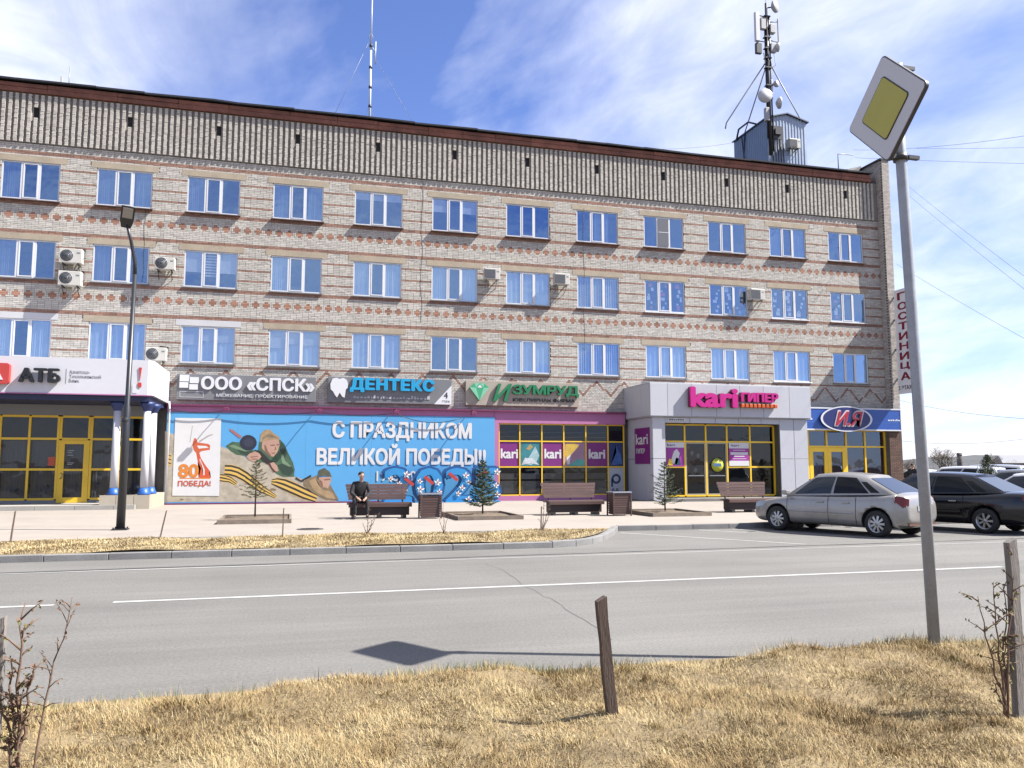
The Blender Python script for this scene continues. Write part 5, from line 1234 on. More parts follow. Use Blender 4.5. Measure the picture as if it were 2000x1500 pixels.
def make_bin(label, x, y):
    b = thing('litter_bin', label, 'litter bin', (x, y, YZ(y)), 0, 'slatted litter bins')
    q = MB(); q.box(-.24, .24, -.22, .22, .04, .66); part('liner', q, DARK, b)
    for k in range(9):
        z = .05 + k * .07; t = -.018 + .004 * k; q = MB()
        q.box(-.25 - t, .25 + t, -.245 - t, -.222 - t, z, z + .056); q.box(-.25 - t, .25 + t, .222 + t, .245 + t, z, z + .056); q.box(-.273 - t, -.251 - t, -.245, .245, z, z + .056); q.box(.251 + t, .273 + t, -.245, .245, z, z + .056)
        part('slat', q, WOODB, b)
    q = MB()
    for a, c in ((-1, -1), (-1, 1), (1, -1), (1, 1)): q.box(a * .285 - .02, a * .285 + .02, c * .26 - .02, c * .26 + .02, 0, .69)
    part('corner_post', q, WOODB, b)
    q = MB(); q.box(-.31, .31, -.285, .285, .69, .735, bev=.01); part('rim', q, M('bin_rim', (.42, .44, .50), .35, metal=.5), b)
    q = MB(); q.box(-.2, .2, -.18, .18, .736, .742); part('opening', q, DARK, b)
make_bin('brown slatted litter bin in front of the flowered digits', 3.93, 23.75)
make_bin('brown slatted litter bin beside the ring poster and portal', 9.78, 23.5)
# ------------------------------------------------------------------ young spruces in low timber frames
NEED = [M('needle_green', (.05, .10, .035), .7, island=.35), M('needle_olive', (.08, .085, .022), .7, island=.35), M('needle_blue', (.07, .105, .05), .7, island=.3)]
SOILB = M('bed_soil', (.17, .125, .085), .95, var=.3, scale=4, bump=.8, bscale=20)
def spruce(label, x, y, h, c0, rad, nb, mats, seed, dens=1.0):
    r = random.Random(seed); t = thing('spruce_tree', label, 'tree', (x, y, YZ(y) + .02), r.uniform(0, 6), 'young spruces on the pavement')
    q = MB(); q.tube([(0, 0, -.05), (.01, .005, h * .4), (0, .01, h)], [.028, .02, .004], 7); part('trunk', q, M('spruce_bark', (.10, .065, .045), .9, var=.2), t)
    br = MB(); nd = MB()
    for i in range(nb):
        f = (i + r.random() * .6) / nb; z = c0 + (h - c0) * f; L = rad * (1 - f) ** .85 * r.uniform(.65, 1.12) + .05; a = i * 2.4 + r.uniform(-.4, .4)
        d = Vector((math.cos(a), math.sin(a), 0)); up = r.uniform(.05, .45) * (.5 + f)
        pts = [Vector((0, 0, z)) + d * L * s_ + Vector((0, 0, L * (up * s_ - .25 * s_ * (1 - s_) * 2))) for s_ in (0, .35, .7, 1)]
        br.tube(pts, [.008, .006, .004, .002], 4)
        twigs = [(pts[0], pts[-1], pts)]
        for k in range(int(7 * dens)):
            s_ = r.uniform(.25, .95); p = pts[0].lerp(pts[-1], s_); p.z = pts[int(s_ * 3)].lerp(pts[min(3, int(s_ * 3) + 1)], s_ * 3 - int(s_ * 3)).z
            sd = (d * .7 + Vector((-d.y, d.x, 0)) * r.choice((-1, 1)) * r.uniform(.5, 1) + Vector((0, 0, r.uniform(-.1, .3)))).normalized() * L * r.uniform(.2, .42)
            twigs.append((p, p + sd, [p, p + sd]))
        for p, e, pl in twigs:
            n = max(8, int((e - p).length * 130 * dens))
            for k in range(n):
                s_ = r.random(); b_ = p.lerp(e, s_)
                if len(pl) == 4: b_.z = pl[int(min(s_, .999) * 3)].lerp(pl[int(min(s_, .999) * 3) + 1], s_ * 3 - int(min(s_, .999) * 3)).z
                ax = (e - p).normalized(); o_ = Vector((r.gauss(0, 1), r.gauss(0, 1), r.gauss(0, 1) + .2)); nn = (o_ - ax * o_.dot(ax)).normalized()
                tip = b_ + (nn * .9 + ax * .7).normalized() * r.uniform(.022, .05); sdv = ax.cross(nn) * .006
                nd.add([b_ - sdv, b_ + sdv, tip], [(0, 1, 2)], r.choices((0, 1, 2), (.5, .2, .3))[0])
    part('branches', br, M('spruce_bark', (.10, .065, .045)), t); o = part('needles', nd, mats, t, fix=False)
    return t
spruce('sparse yellowish young spruce on a bare stem before the soldier banner', -.98, 24.3, 1.66, .62, .46, 40, [NEED[1], M('needle_dry', (.16, .12, .035), .8, island=.3), NEED[0]], 3, .8)
spruce('full green young spruce before the flowered digits', 5.55, 23.9, 1.66, .32, .50, 95, NEED, 5, 1.5)
spruce('young spruce with open whorls beside the grey portal', 11.45, 23.75, 1.62, .30, .60, 56, NEED, 8, 1.0)
TIMB = M('frame_timber', (.25, .20, .155), .85, var=.25, scale=5, island=.12)
def planter(label, x0, x1, y0, y1, hs):
    p = thing('tree_bed', label, 'tree bed', ((x0 + x1) / 2, (y0 + y1) / 2, YZ((y0 + y1) / 2)), 0, 'low timber tree beds'); a, b = (x1 - x0) / 2, (y1 - y0) / 2
    for args in ((-a, a, -b, -b + .06), (-a, a, b - .06, b), (-a, -a + .06, -b + .062, b - .062), (a - .06, a, -b + .062, b - .062)):
        q = MB(); q.box(*args, -.03, hs); part('board', q, TIMB, p)
    q = MB(); n = 10; vs = [(-a + .06 + (2 * a - .12) * i / n, -b + .06 + (2 * b - .12) * j / n, .06 + .05 * math.exp(-((i - 5) ** 2 + (j - 5) ** 2) / 8) + random.uniform(-.012, .012)) for j in range(n + 1) for i in range(n + 1)]
    q.add(vs, [(j * (n + 1) + i, j * (n + 1) + i + 1, (j + 1) * (n + 1) + i + 1, (j + 1) * (n + 1) + i) for j in range(n) for i in range(n)], 0, True); part('soil', q, SOILB, p)
planter('low timber tree bed under the sparse spruce', -1.85, .02, 22.5, 25.0, .12)
planter('low timber tree bed under the full green spruce', 4.5, 6.4, 22.4, 25.0, .12)
planter('low timber tree bed under the spruce beside the portal', 10.45, 12.4, 22.5, 24.9, .12)
# ------------------------------------------------------------------ lamp post
lp = thing('street_lamp', 'tall dark street lamp post with a flat lamp head at the left', 'street lamp', (-3.88, 21.1, YZ(21.1)))
LPM = M('lamp_paint', (.030, .032, .038), .4, var=.12, scale=2)
q = MB(); q.tube([(0, 0, 0), (.02, 0, 2.9), (.022, 0, 2.95), (.05, 0, 6.15)], [.10, .082, .06, .05], 12); q.tube([(.05, 0, 6.15), (.04, 0, 6.45), (-.05, -.12, 6.95), (-.13, -.26, 7.32)], [.05, .048, .04, .036], 10); part('pole', q, LPM, lp)
q = MB(); q.box(-.17, .17, -.17, .17, -.005, .03)
for a in (-1, 1):
    for c in (-1, 1): q.lathe([(0, .03), (.018, .03), (.018, .07), (0, .07)], 8, c=(a * .13, c * .13, 0))
part('base_plate', q, LPM, lp)
q = MB(); q.lathe([(.092, 2.55), (.098, 2.56), (.098, 2.62), (.085, 2.66)], 12); part('collar', q, LPM, lp)
hd = empty('lamp_head', lp, (-.14, -.28, 7.35)); hd.rotation_euler = (math.radians(-52), math.radians(4), math.radians(12))
q = MB(); q.add([(-.10, .12, -.03), (.10, .12, -.03), (.15, -.05, -.045), (.15, -.44, -.04), (-.15, -.44, -.04), (-.15, -.05, -.045), (-.09, .12, .03), (.09, .12, .03), (.13, -.05, .05), (.13, -.42, .03), (-.13, -.42, .03), (-.13, -.05, .05)],
                [(0, 1, 2, 3, 4, 5), (11, 10, 9, 8, 7, 6)] + [(i, (i + 1) % 6, 6 + (i + 1) % 6, 6 + i) for i in range(6)]); part('housing', q, LPM, hd)
q = MB(); q.box(-.11, .11, -.40, -.14, -.056, -.047); part('diffuser', q, M('led_diffuser', (.45, .42, .38), .3), hd)
# ------------------------------------------------------------------ main road sign on its pole
rs = thing('road_sign', 'yellow and white diamond priority road sign on a tall grey pole', 'road sign', (5.165, 5.72, .10))
q = MB(); q.tube([(0, 0, -.1), (-.03, .015, 2.2), (-.065, .03, 4.2), (-.075, .032, 5.0)], [.047, .046, .045, .044], 14); part('pole', q, GALV, rs)
def diamond(h, r, n=6):
    p = rrect(-h, h, -h, h, r, n); c = math.sqrt(.5); return [((u - v) * c, (u + v) * c) for u, v in p]
def dia_obj(h, r, x0, x1, mat, nm):
    q = MB(); P = diamond(h, r); n = len(P)
    q.add([(x0, u, v) for u, v in P] + [(x1, u, v) for u, v in P], [tuple(range(n)), tuple(range(2 * n - 1, n - 1, -1))] + [(i, (i + 1) % n, n + (i + 1) % n, n + i) for i in range(n)])
    return part(nm, q, mat, rs, (-.175, .03, 4.64))
dia_obj(.345, .045, -.03, .008, M('sign_rim', (.22, .23, .26), .5), 'backing')
dia_obj(.352, .05, -.026, .0, M('sign_edge', (.05, .055, .07), .5), 'edge')
dia_obj(.340, .045, -.034, -.026, M('sign_face_white', (.70, .70, .74), .4), 'white_face')
dia_obj(.213, .035, -.038, -.034, M('sign_line_black', (.02, .02, .025), .5), 'black_border')
dia_obj(.203, .03, -.042, -.038, M('sign_yellow', (.52, .47, .05), .4, var=.04), 'yellow_face')
for z in (4.20, 5.02):
    q = MB(); q.box(-.18, .0, .0, .06, z - .02, z + .02); q.lathe([(.05, z - .03), (.062, z - .03), (.062, z + .03), (.05, z + .03)], 14, c=(-.07, .03, 0)); q.box(-.02, .09, -.02, .02, z - .016, z + .016)
    part('clamp', q, DARK, rs)
# ------------------------------------------------------------------ big flowered year digits against the banner
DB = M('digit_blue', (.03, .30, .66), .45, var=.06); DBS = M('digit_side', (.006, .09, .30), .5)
FL = M('flower_white', (.82, .82, .82), .7); FY_ = M('flower_eye', (.6, .12, .06), .7); RB = M('ribbon_red', (.50, .04, .03), .6)
for k, (ch, x0, x1, wd) in enumerate((('2', 3.92, 5.0, 'leftmost digit'), ('0', 5.28, 6.36, 'round digit'), ('2', 6.62, 7.75, 'second figure two'), ('5', 7.85, 8.95, 'rightmost digit'))):
    y = D - 1.15
    t = thing('flowered_digit', 'blue upright %s of the flowered year display before the banner' % wd, 'decoration', (0, 0, 0), group='flowered year digits')
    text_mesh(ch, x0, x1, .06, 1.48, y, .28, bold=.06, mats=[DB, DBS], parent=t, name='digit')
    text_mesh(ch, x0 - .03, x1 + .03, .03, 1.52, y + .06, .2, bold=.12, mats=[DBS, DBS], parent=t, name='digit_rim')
    q = MB(); q.box(x0 - .08, x1 + .08, y - .12, y + .42, SLOPE(36) - .03, .075); part('base', q, DB, t)
    rr = random.Random(k + 3)
    spots = {0: [(.2, 1.05), (.55, .85), (.85, 1.25), (.75, .55)], 1: [(.12, .95), (.15, .6), (.92, .5), (.85, .9), (.2, .3)], 2: [(.75, 1.2), (.85, .9), (.6, .65), (.45, .4), (.85, .15)], 3: [(.95, 1.35), (.9, .75), (.95, .35), (.3, .2), (.7, .1)]}[k]
    for u, z in spots:
        fx, fz, s_ = x0 + (x1 - x0) * u, z, rr.uniform(.13, .19)
        q = MB()
        for a in range(5):
            t0 = a * 2 * PI / 5 + rr.random() * .3
            c_, s2 = math.cos(t0), math.sin(t0)
            q.add([(fx, y - .05, fz), (fx + s_ * .6 * math.cos(t0 - .5), y - .075, fz + s_ * .6 * math.sin(t0 - .5)), (fx + s_ * c_, y - .05, fz + s_ * s2), (fx + s_ * .6 * math.cos(t0 + .5), y - .075, fz + s_ * .6 * math.sin(t0 + .5))], [(0, 1, 2, 3)])
        q.lathe([(0, -.10), (.03, -.085), (.035, -.06), (.0, -.05)], 8, 1, 'y', (fx, y, fz)); part('flower', q, [FL, FY_], t, fix=False)
    u, z = {0: (.95, 1.1), 1: (.5, 1.15), 2: (.25, 1.3), 3: (.3, 1.15)}[k]; fx = x0 + (x1 - x0) * u
    q = MB(); q.box(0, .5, -.02, .0, -.07, .07); part('ribbon', q, RB, t, (fx - .2, y - .03, z), (0, math.radians(40 if k != 3 else -30), 0))
# ------------------------------------------------------------------ stakes and saplings on the far verge
def stake(label, x, y, h, lean=(0, 0), w=.02, mat=None, name='wooden_stake', z=None, group='stakes on the far verge'):
    q = MB(); z0 = .1 if z is None else z
    a = [(-w, -w * .8), (w, -w), (w * .9, w), (-w, w * .85)]
    n = 6; vs = []
    for k in range(n + 1):
        s_ = k / n; dx, dy = lean[0] * s_ + random.uniform(-.1, .1) * w, lean[1] * s_ + random.uniform(-.1, .1) * w; kk = 1 - .12 * s_ + random.uniform(-.05, .05)
        vs += [(dx + u * kk, dy + v * kk, -.06 + (h + .06) * s_ + (0 if k < n else u * .5)) for u, v in a]
    q.add(vs, [(4 * k + i, 4 * k + (i + 1) % 4, 4 * k + 4 + (i + 1) % 4, 4 * k + 4 + i) for k in range(n) for i in range(4)] + [(3, 2, 1, 0), (4 * n, 4 * n + 1, 4 * n + 2, 4 * n + 3)])
    return tag(part(name, q, mat or WOODG, None, (x, y, z0)), label, 'stake', group)
stake('short leaning stake on the grass strip at the far left', -5.3, 18.1, .62, (.06, 0), .016)
stake('leaning stake on the grass strip right of the lamp post', -2.58, 18.0, .60, (.12, 0), .016)
stake('thin upright stake on the grass strip before the sparse spruce', -.16, 17.95, .62, (.01, 0), .014)
def sapling(label, x, y, z, stems, seed, r0=.008, leaf=None, nl=0, name='bare_sapling', cat='shrub', group=None, lsz=.02):
    r = random.Random(seed); t = thing(name, label, cat, (x, y, z), 0, group); lf = MB()
    for (dx, dy, h, tw) in stems:
        pts = [Vector((0 + .02 * r.uniform(-1, 1), .02 * r.uniform(-1, 1), -.03))]
        n = 9
        for k in range(1, n + 1):
            s_ = k / n; pts.append(Vector((dx * s_ ** 1.2 + r.uniform(-.012, .012), dy * s_ + r.uniform(-.012, .012), h * s_)))
        q = MB(); q.tube(pts, [r0 * (1 - .75 * k / n) for k in range(n + 1)], 6)
        for k in range(tw):
            s_ = r.uniform(.3, .97); i = int(s_ * n); p = pts[i].lerp(pts[min(n, i + 1)], s_ * n - i)
            e = p + Vector((r.uniform(-1, 1), r.uniform(-1, 1), r.uniform(.1, .9))).normalized() * r.uniform(.03, .10) * (h / .6)
            q.tube([p, p.lerp(e, .5) + Vector((0, 0, .006)), e], [r0 * .45, r0 * .35, r0 * .2], 4)
            for j in range(nl):
                c = p.lerp(e, r.uniform(.4, 1.1)) + Vector((r.uniform(-1, 1), r.uniform(-1, 1), r.uniform(-1, 1))) * lsz * .7
                u = Vector((r.gauss(0, 1), r.gauss(0, 1), r.gauss(0, 1))).normalized(); v = u.cross(Vector((r.gauss(0, 1), r.gauss(0, 1), 1))).normalized(); s2 = lsz * r.uniform(.5, 1.1)
                lf.add([c - u * s2, c - v * s2 * .45, c + u * s2, c + v * s2 * .45], [(0, 1, 2, 3)], r.choice((0, 0, 1)))
        part('stem', q, BARK, t)
    if nl: part('leaves', lf, leaf, t, fix=False)
    return t
sapling('bare grey shrub with a stake on the grass strip before the seated man', 1.6, 17.9, .1, [(.02, 0, .62, 6), (.16, .05, .45, 8), (.25, 0, .5, 8), (-.1, .05, .3, 5)], 2, .011)
sapling('thin bare sapling on the grass strip before the litter bin', 3.3, 18.0, .1, [(-.03, 0, .72, 5), (.1, .03, .4, 6), (-.12, .02, .35, 5)], 4, .010)
sapling('bare sapling on the grass strip before the middle bench', 5.62, 18.05, .1, [(.03, 0, .70, 5), (.16, 0, .62, 8), (.2, .05, .42, 6), (-.1, 0, .3, 4)], 6, .012)
stake('dark stake tied to the bare sapling before the middle bench', 5.55, 18.0, .58, (.02, 0), .014)
# ------------------------------------------------------------------ near posts and rose stems
stake('weathered brown wooden post leaning in the near grass, centre', 1.83, 4.53, .70, (-.07, .0), .031, M('post_wood', (.115, .075, .055), .85, var=.35, scale=6, stretch=(5, 5, .5), bump=.6, bscale=40), 'wooden_post', .13, 'posts in the near grass')
stake('grey wooden post in the near grass at the right edge', 4.24, 4.05, 1.02, (.012, .0), .029, M('post_grey', (.30, .27, .24), .85, var=.3, scale=6, stretch=(5, 5, .5), bump=.6, bscale=40), 'wooden_post', .13, 'posts in the near grass')
stake('grey wooden post at the left edge behind the rose stems', -1.315, 4.42, .76, (.0, .0), .03, M('post_grey', (.30, .27, .24)), 'wooden_post', .12, 'posts in the near grass')
LEAF = [M('leaf_brown', (.17, .09, .05), .8, island=.3), M('leaf_olive', (.20, .19, .05), .8, island=.3)]
sapling('thorny rose shrub with budding brown stems at the left edge', -1.19, 4.36, .12, [(-.02, 0, .84, 22), (.03, .05, .55, 16), (-.06, 0, .6, 16), (.02, -.05, .35, 12), (-.1, .02, .45, 12)], 21, .011, LEAF, 5, 'rose_shrub', lsz=.014)
sapling('single tall bare rose stem leaning right at the left edge', -1.13, 4.33, .12, [(.14, .02, .86, 17)], 23, .0065, [LEAF[0], LEAF[0]], 5, 'rose_plant', lsz=.012)
sapling('leafing rose shrub beside the grey post at the right edge', 4.12, 4.03, .13, [(-.17, 0, .70, 10), (-.04, 0, .78, 12), (.05, .02, .5, 9), (.14, 0, 1.02, 14), (.1, .05, .75, 12), (-.06, .02, .2, 4)], 25, .0085, [LEAF[1], LEAF[0]], 5, 'rose_shrub', lsz=.016)
# stubble round the shrub feet
# ------------------------------------------------------------------ cars
def evald(o):
    dg = bpy.context.evaluated_depsgraph_get(); return bpy.data.meshes.new_from_object(o.evaluated_get(dg))
TINT = M('car_glass_dark', (.006, .007, .009), .08, spec=.25); GLS = M('car_glass', (.025, .035, .045), .05, spec=.45)
RIM = M('alloy_rim', (.55, .56, .58), .3, metal=.8); WELL = M('wheel_well', (.006, .006, .007), .9)
TAILR = M('tail_red', (.2, .008, .01), .2, spec=.3, coat=.2); HEADL = M('headlamp', (.55, .57, .6), .1, coat=.8)
wheel_cache = {}
def wheel_parts(r, spokes):
    k = (round(r, 3), spokes)
    if k in wheel_cache: return wheel_cache[k]
    ty = MB(); w = .10
    ty.lathe([(r * .64, -w), (r * .80, -w * 1.02), (r * .95, -w * .9), (r, -w * .55), (r, w * .55), (r * .95, w * .9), (r * .8, w * 1.02), (r * .64, w)], 28, axis='y')
    rm = MB(); rm.lathe([(r * .655, -w * .9), (r * .60, -w * .82), (r * .58, -w * .3), (r * .5, -w * .2)], 28, 0, 'y')
    rm.lathe([(0, -w * .78), (r * .13, -w * .78), (r * .15, -w * .6)], 16, 0, 'y')
    for i in range(spokes):
        a = 2 * PI * i / spokes; c, s_ = math.cos(a), math.sin(a); h = r * (.075 if spokes > 6 else .09)
        p = []
        for rad, hw, y in ((r * .1, h * .8, -w * .76), (r * .62, h * 1.25, -w * .66)):
            p += [(c * rad - s_ * hw, y, s_ * rad + c * hw), (c * rad + s_ * hw, y, s_ * rad - c * hw)]
        p += [(x, y + .04, z) for x, y, z in p]
        rm.add(p, [(0, 1, 3, 2), (4, 6, 7, 5), (0, 4, 5, 1), (2, 3, 7, 6), (0, 2, 6, 4), (1, 5, 7, 3)])
    dk = MB(); dk.lathe([(0, -w * .25), (r * .6, -w * .25)], 28, 0, 'y')
    res = (ty.mesh('tyre', RUBBER), rm.mesh('rim', RIM), dk.mesh('brake_disc', WELL))
    for m in res: fix_normals(m)
    wheel_cache[k] = res; return res
def make_car(label, paint, loc, heading, L=4.4, W=1.70, H=1.47, wb=2.60, fo=.86, suv=False, tint=True, spokes=9, dirt=None, detail=True, group='parked cars', plate=False, cat='car', light_side=False):
    """x forward, origin on the ground at mid wheelbase"""
    c = thing('parked_car', label, cat, loc, heading, group)
    fx, rx = wb / 2, -wb / 2; xf = fx + fo; xr = xf - L; hw = W / 2; r = .305 if not suv else .34
    k = H / 1.47
    belt = .92 * k; cow = xf - 1.10
    st = [(xf, .60, .36, .56), (xf - .04, .70, .26, .64), (xf - .18, .83, .20, .71), (xf - .45, .93, .19, .775), (xf - .8, .975, .19, .83), (cow, .99, .19, belt - .02), (cow - .5, 1, .19, belt), (0, 1, .19, belt + .015), (rx + .35, 1, .19, belt + .03), (rx - .1, .995, .19, belt + .055), (rx - .45, .975, .20, belt + .085), (xr + .30, .93, .22, belt + .085), (xr + .10, .86, .26, belt + .05), (xr + .02, .78, .34, belt - .08), (xr, .70, .40, belt - .25)]
    if suv: st = [(a, b, z + .06, t + (.0 if a > rx - .3 else .0)) for a, b, z, t in st]
    q = MB(); ring = 14; vs = []
    for x, kw, zb, zt in st:
        w = hw * kw; h = zt - zb
        half = [(0, zb), (w * .80, zb), (w * .965, zb + .07), (w, zb + .32 * h), (w * .995, zb + .62 * h), (w * .965, zb + .88 * h), (w * .87, zb + .985 * h), (0, zt + .02)]
        vs += [(x, y, z) for y, z in half] + [(x, -y, z) for y, z in half[-2:0:-1]]
    m = ring
    q.add(vs, [(i * m + j, i * m + (j + 1) % m, (i + 1) * m + (j + 1) % m, (i + 1) * m + j) for i in range(len(st) - 1) for j in range(m)] + [tuple(range(m))[::-1], tuple((len(st) - 1) * m + j for j in range(m))], 0, True)
    me = q.mesh('b', [paint, WELL]); fix_normals(me); ob = link('tmp', me)
    sd = ob.modifiers.new('s', 'SUBSURF'); sd.levels = 2; sd.render_levels = 2
    cut = MB()
    for ax in (fx, rx):
        for s_ in (-1, 1): cut.lathe([(0, -.16), (r * 1.17, -.16), (r * 1.17, .16), (0, .16)], 28, 1, 'y', (ax, s_ * (hw - .09), r + .015))
    cm_ = cut.mesh('c', [paint, WELL]); bmx = bmesh.new(); bmx.from_mesh(cm_); bmesh.ops.remove_doubles(bmx, verts=bmx.verts[:], dist=1e-5); bmesh.ops.recalc_face_normals(bmx, faces=bmx.faces[:]); bmx.to_mesh(cm_); bmx.free()
    co = link('cut', cm_); bo = ob.modifiers.new('b', 'BOOLEAN'); bo.object = co; bo.operation = 'DIFFERENCE'; bo.solver = 'EXACT'
    bpy.context.view_layer.update()
    body = evald(ob); bpy.data.objects.remove(ob); bpy.data.objects.remove(co)
    body.name = 'body'; link('body', body, c)
    # cabin
    xb0, xb1 = cow + .06, (rx - .42 if not suv else xr + .16)
    xt0, xt1 = cow - .72, (rx + .32 if not suv else xr + .34)
    zb0, zb1 = belt - .05, belt + .045
    N = 24
    def top(t): return H - .025 - .16 * k * (t - .42) ** 2 * (1 if t > .42 else 1.2)
    def side(t, h, off=0.0):
        xb = xb0 + (xb1 - xb0) * t; xt = xt0 + (xt1 - xt0) * t
        x = xb + (xt - xb) * h; z0 = zb0 + (zb1 - zb0) * t; z1 = top(t) - .045
        e = .10 * abs(2 * t - 1) ** 3
        y = (hw * .905 - e * .9) * (1 - h) + (hw * .70 - e * .6) * h + .02 * math.sin(PI * h)
        return Vector((x, y + off, z0 + (z1 - z0) * h))
    q = MB(); vs = []
    HS = (0, .2, .4, .6, .8, 1.0)
    for i in range(N + 1):
        t = i / N; pts = [side(t, h) for h in HS]; e = pts[-1]
        pts += [Vector((e.x, e.y * .82, top(t) - .006)), Vector((e.x, 0, top(t) + .018))]
        full_ = pts + [Vector((p.x, -p.y, p.z)) for p in pts[-2::-1]]
        vs += full_
    m = 15
    q.add(vs, [(i * m + j, i * m + j + 1, (i + 1) * m + j + 1, (i + 1) * m + j) for i in range(N) for j in range(m - 1)] + [tuple(range(m)), tuple(N * m + j for j in range(m))[::-1]], 0, True)
    part('cabin', q, paint, c)
    gm = TINT if tint else GLS
    def side_win(t0, t1, h0, h1, name, mat, cut0=0, cut1=0):
        for s_ in (1, -1):
            q = MB(); n = 12; nh = 6; vs = []
            for j in range(nh + 1):
                for i in range(n + 1):
                    h = h0 + (h1 - h0) * j / nh; f = i / n
                    t = t0 + cut0 * (j / nh) + (t1 - cut1 * (j / nh) - t0 - cut0 * (j / nh)) * f
                    p = side(t, h, .012); vs.append((p.x, p.y * s_, p.z))
            q.add(vs, [(j * (n + 1) + i, j * (n + 1) + i + 1, (j + 1) * (n + 1) + i + 1, (j + 1) * (n + 1) + i) for j in range(nh) for i in range(n)], 0, True); part(name, q, mat, c)
    side_win(.075, .445, .10, .90, 'front_side_window', GLS); side_win(.475, .80 if not suv else .70, .10, .90, 'rear_side_window', gm)
    if suv: side_win(.73, .93, .12, .88, 'quarter_window', gm)
    else: side_win(.82, .895, .12, .70, 'quarter_window', gm)
    def end_win(t, s_, name, mat):
        q = MB(); n = 8; vs = []
        for h in (.08, .94):
            p = side(t, h)
            for i in range(n + 1):
                v = (-1 + 2 * i / n) * .90; bul = .035 * (1 - v * v)
                vs.append((p.x + s_ * (.012 + bul * 0 + .006), p.y * v, p.z + .006))
        q.add(vs, [(i, i + 1, n + 2 + i, n + 1 + i) for i in range(n)], 0, True); part(name, q, mat, c)
    end_win(0, 1, 'windscreen', GLS); end_win(1, -1, 'rear_window', GLS if not tint else M('rear_glass', (.05, .06, .07), .08, spec=.9))
    for ax in (fx, rx):
        for s_ in (-1, 1):
            w_ = empty('wheel', c, (ax, s_ * (hw - .115), r)); w_.rotation_euler = (0, 0, 0 if s_ < 0 else PI)
            for nm, mm in zip(('tyre', 'rim', 'brake_disc'), wheel_parts(r, spokes)): link(nm, mm, w_)
    if detail:
        seam = M('panel_gap', (.012, .012, .013), .8)
        zlo = .26
        def bw(x, z):                                   # body side half width at x, z
            for (xa, ka, ba, ta), (xb_, kb, bb, tb) in zip(st[:-1], st[1:]):
                if xb_ <= x <= xa:
                    f = (xa - x) / (xa - xb_); kk = ka + (kb - ka) * f; zb_, zt_ = ba + (bb - ba) * f, ta + (tb - ta) * f; break
            u = (z - zb_) / (zt_ - zb_); return hw * kk * float(np.interp(u, [0, .1, .32, .62, .88, 1], [.93, .972, .996, .992, .962, .92]))
        for s_ in (1, -1):
            for x in (cow - .06, .0 - .12, rx + .48):
                q = MB(); vs = []
                for i in range(9):
                    z = zlo + (belt - .03 - zlo) * i / 8; xx = x + (.0 if x > rx + .5 else -.10 * max(0, i - 4) / 4 * 0); y = (bw(xx, z) + .003) * s_
                    vs += [(xx - .006, y, z), (xx + .006, y, z)]
                q.add(vs, [(2 * i, 2 * i + 1, 2 * i + 3, 2 * i + 2) for i in range(8)])
                part('door_seam', q, seam, c)
            for x in (.0 + .08, rx + .72):
                q = MB(); y = (bw(x, belt - .17) + .012) * s_; q.box(x - .09, x + .09, min(y, y + .022 * s_), max(y, y + .022 * s_), belt - .18, belt - .15, bev=.006)
                part('door_handle', q, RIM if light_side else paint, c)
            q = MB(); y = (bw(0, .5) + .004) * s_
            for xa, xb_ in ((cow - .1, -.08), (-.16, rx + .55)):
                q.add([(xa, y, .495), (xb_, y, .495), (xb_, y + .006 * s_, .52), (xa, y + .006 * s_, .52), (xa, y, .545), (xb_, y, .545)], [(0, 1, 2, 3), (3, 2, 5, 4)])
            part('side_moulding', q, paint, c)
            q = MB(); y = hw * .95 * s_; q.box(cow - .16, cow - .02, min(y, y + .17 * s_), max(y, y + .17 * s_), belt - .02, belt + .10, bev=.03); part('mirror', q, paint, c)
            q = MB(); vs = []
            for x, z0, z1 in ((xr + .015, belt - .20, belt - .05), (xr + .10, belt - .24, belt - .0), (xr + .24, belt - .10, belt + .02)):
                vs += [(x, (bw(x, z0) + .006) * s_, z0), (x, (bw(x, z1 - .04) + .004) * s_, z1)]
            q.add(vs, [(0, 1, 3, 2), (2, 3, 5, 4)], 0, True); part('tail_light', q, TAILR, c)
            q = MB(); vs = []
            for x, z0, z1 in ((xf - .10, .56, .66), (xf - .25, .57, .715), (xf - .48, .62, .745)):
                vs += [(x, (bw(x, z0) + .006) * s_, z0), (x, (bw(x, z1 - .03) + .004) * s_, z1)]
            q.add(vs, [(0, 1, 3, 2), (2, 3, 5, 4)], 0, True); part('headlight', q, HEADL, c)
        q = MB(); q.box(xr - .016, xr - .002, -.26, .26, .60, .71); part('number_plate', q, PAPER, c)
        q = MB()
        for k2 in range(8):
            if k2 in (1, 5): continue
            q.box(xr - .02, xr - .0165, -.21 + k2 * .055, -.21 + k2 * .055 + .03, .625, .685)
        part('plate_mark', q, DARK, c)
        q = MB(); q.box(xr + .03, xr + .06, -.6, .6, .28, .33); part('rear_valance', q, M('valance_rust', (.12, .05, .03), .8), c)
        q = MB(); q.box(rx - .52, rx - .40, -.55, -.46, .17, .24); part('exhaust', q, DARK, c)
        for y in (-.36, .36):
            q = MB(); q.box(.05, .18, y - .22, y + .22, .55, 1.18, bev=.05); q.box(.07, .16, y - .11, y + .11, 1.19, 1.36, bev=.03); part('seat', q, M('seat_lime', (.45, .5, .03), .8) if light_side is None else M('seat_dark', (.03, .03, .03), .9), c)
    return c
def at_wheels(fw, rw):
    h = math.atan2(fw[1] - rw[1], fw[0] - rw[0]); return h
HEAD = math.atan2(18.097 - 15.715, 11.808 - 12.765)
SILV = M('silver_paint', (.42, .405, .385), .28, metal=.35, coat=.5, var=.04, scale=1.5, stain=(.25, .22, .185), stain_scale=1.2)
BLK = M('black_paint', (.004, .004, .008), .16, spec=.35, coat=.35)
